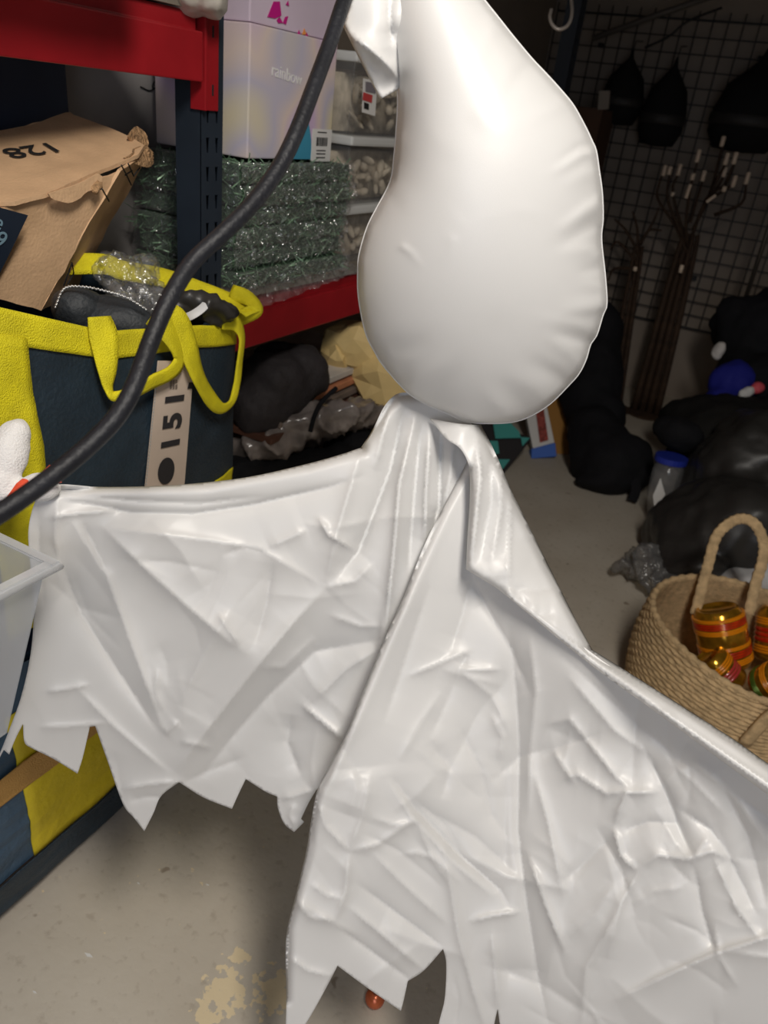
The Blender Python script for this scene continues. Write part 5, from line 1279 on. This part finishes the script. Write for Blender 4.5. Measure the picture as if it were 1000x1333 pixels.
twig_tree('darker thin twig tree between the ghost head and the tipped tree', (806, 500), [(806, 500), (812, 440), (822, 380), (832, 320)],
          [[(832, 330, 0), (815, 300, 0), (800, 285, 0)], [(832, 320, 0), (850, 290, 0), (858, 270, 0)], [(828, 340, 0), (805, 315, 0), (795, 325, 0)], [(830, 330, 0), (830, 300, 0), (824, 275, 0)], [(826, 350, 0), (800, 350, 0), (792, 365, 0)], [(834, 318, 0), (845, 300, .03), (862, 300, .03)]], [(827, 350, -.03, .012)], 4.7, 3, 0.034)
o = MB().tube([ony(962, 415, 4.6), ony(1000, 300, 4.6), ony(1030, 210, 4.6)], 0.012, 8).build('leaning_pole', mat('grey_metal_pole', srgb(90, 84, 76), rough=0.4, metal=0.6), smooth=True)
tag(o, 'thin grey pole leaning at the right edge before the grid', 'pole')
o = MB().tube([ony(772, 50, 4.9), ony(860, 18, 4.9), ony(935, -8, 4.9)], 0.016, 8).build('wooden_rod', mat('dull_grey_rod', srgb(96, 90, 84), rough=0.6), smooth=True)
tag(o, 'slanting dull rod high in front of the grid panel', 'rod')
o = MB().tube(cr([ony(840, 62, 5.0), ony(870, 48, 5.0), ony(895, 28, 5.0), ony(940, 10, 5.0)], 5), 0.006, 6).build('dark_wire', WIRE, smooth=True)
tag(o, 'dark wire sagging across the upper grid panel', 'wire')
_e = ony(785, 142, 4.7)
BX = thing('brown_box', 'tall brown cardboard box with pale tag half hidden behind the ghost head', 'box', (_e.x - 0.14, 4.85, 0))
MB().box((_e.x - 0.28, 4.7, 0.0), (_e.x, 5.0, _e.z)).build('body', mat('dark_brown_card', srgb(92, 66, 50), rough=0.8), BX, bevel=0.004)
MB().slab([ony(778, 143, 4.70), ony(792, 142, 4.70), ony(794, 118, 4.70), ony(780, 118, 4.70)], 0.02, back=(0, 1, 0)).build('pale_tag', mat('dull_tag', srgb(150, 140, 128), rough=0.7), BX)
# ceiling hook
hk = [at(718, 12, 2.2), at(716, 22, 2.2), at(719, 32, 2.2), at(727, 38, 2.2), at(737, 35, 2.2), at(743, 26, 2.2), at(745, 12, 2.2), at(744, 0, 2.2), at(743, -20, 2.2)]
P = cr(hk, 6); P.append(Vector((P[-1].x, P[-1].y, ZC)))
tag(MB().tube(P, 0.0055, 8).build('ceiling_hook', mat('pale_hook_metal', srgb(176, 166, 156), rough=0.4, metal=0.3), smooth=True), 'pale curved metal hook hanging from the ceiling near the top edge', 'hook')
# copper bauble on the floor under the ghost
cb = onz(487, 1306, 0); CBL = thing('copper_bauble', 'small copper-orange bauble on the floor below the robe hem', 'bauble', cb)
M = Matrix.Translation(cb)
MB().lathe([(0.004, 0.0), (0.012, 0.003), (0.018, 0.011), (0.019, 0.019), (0.016, 0.029), (0.008, 0.035), (0.003, 0.036)], M, 24).build('ball', mat('copper_orange', srgb(200, 104, 66), rough=0.25, metal=0.4), CBL, smooth=True)
MB().lathe([(0.006, 0.034), (0.006, 0.040), (0.003, 0.041)], M, 16).build('cap', mat('dark_copper', srgb(110, 60, 40), rough=0.4), CBL)
# floor scraps
for k, (px, py, l) in enumerate(((115, 1244, .010), (270, 1152, .004), (180, 1150, .004), (45, 1292, .005))):
    p = onz(px, py, 0); o = MB().poly([p + Vector((-l, 0, 0.0005)), p + Vector((0, -l * .3, 0.0005)), p + Vector((l, l * .2, 0.0005)), p + Vector((0, l * .4, 0.0005))], (0, 0, 0.001)).build('paper_scrap', PAPERW)
    tag(o, ['largest white paper scrap on the bare concrete floor', 'tiny white scrap nearest the robe hem on the floor', 'tiny white speck of paper on the floor beside the storage bag', 'tiny white scrap on the floor near the bottom left corner'][k], 'scrap', 'paper scraps on the floor')
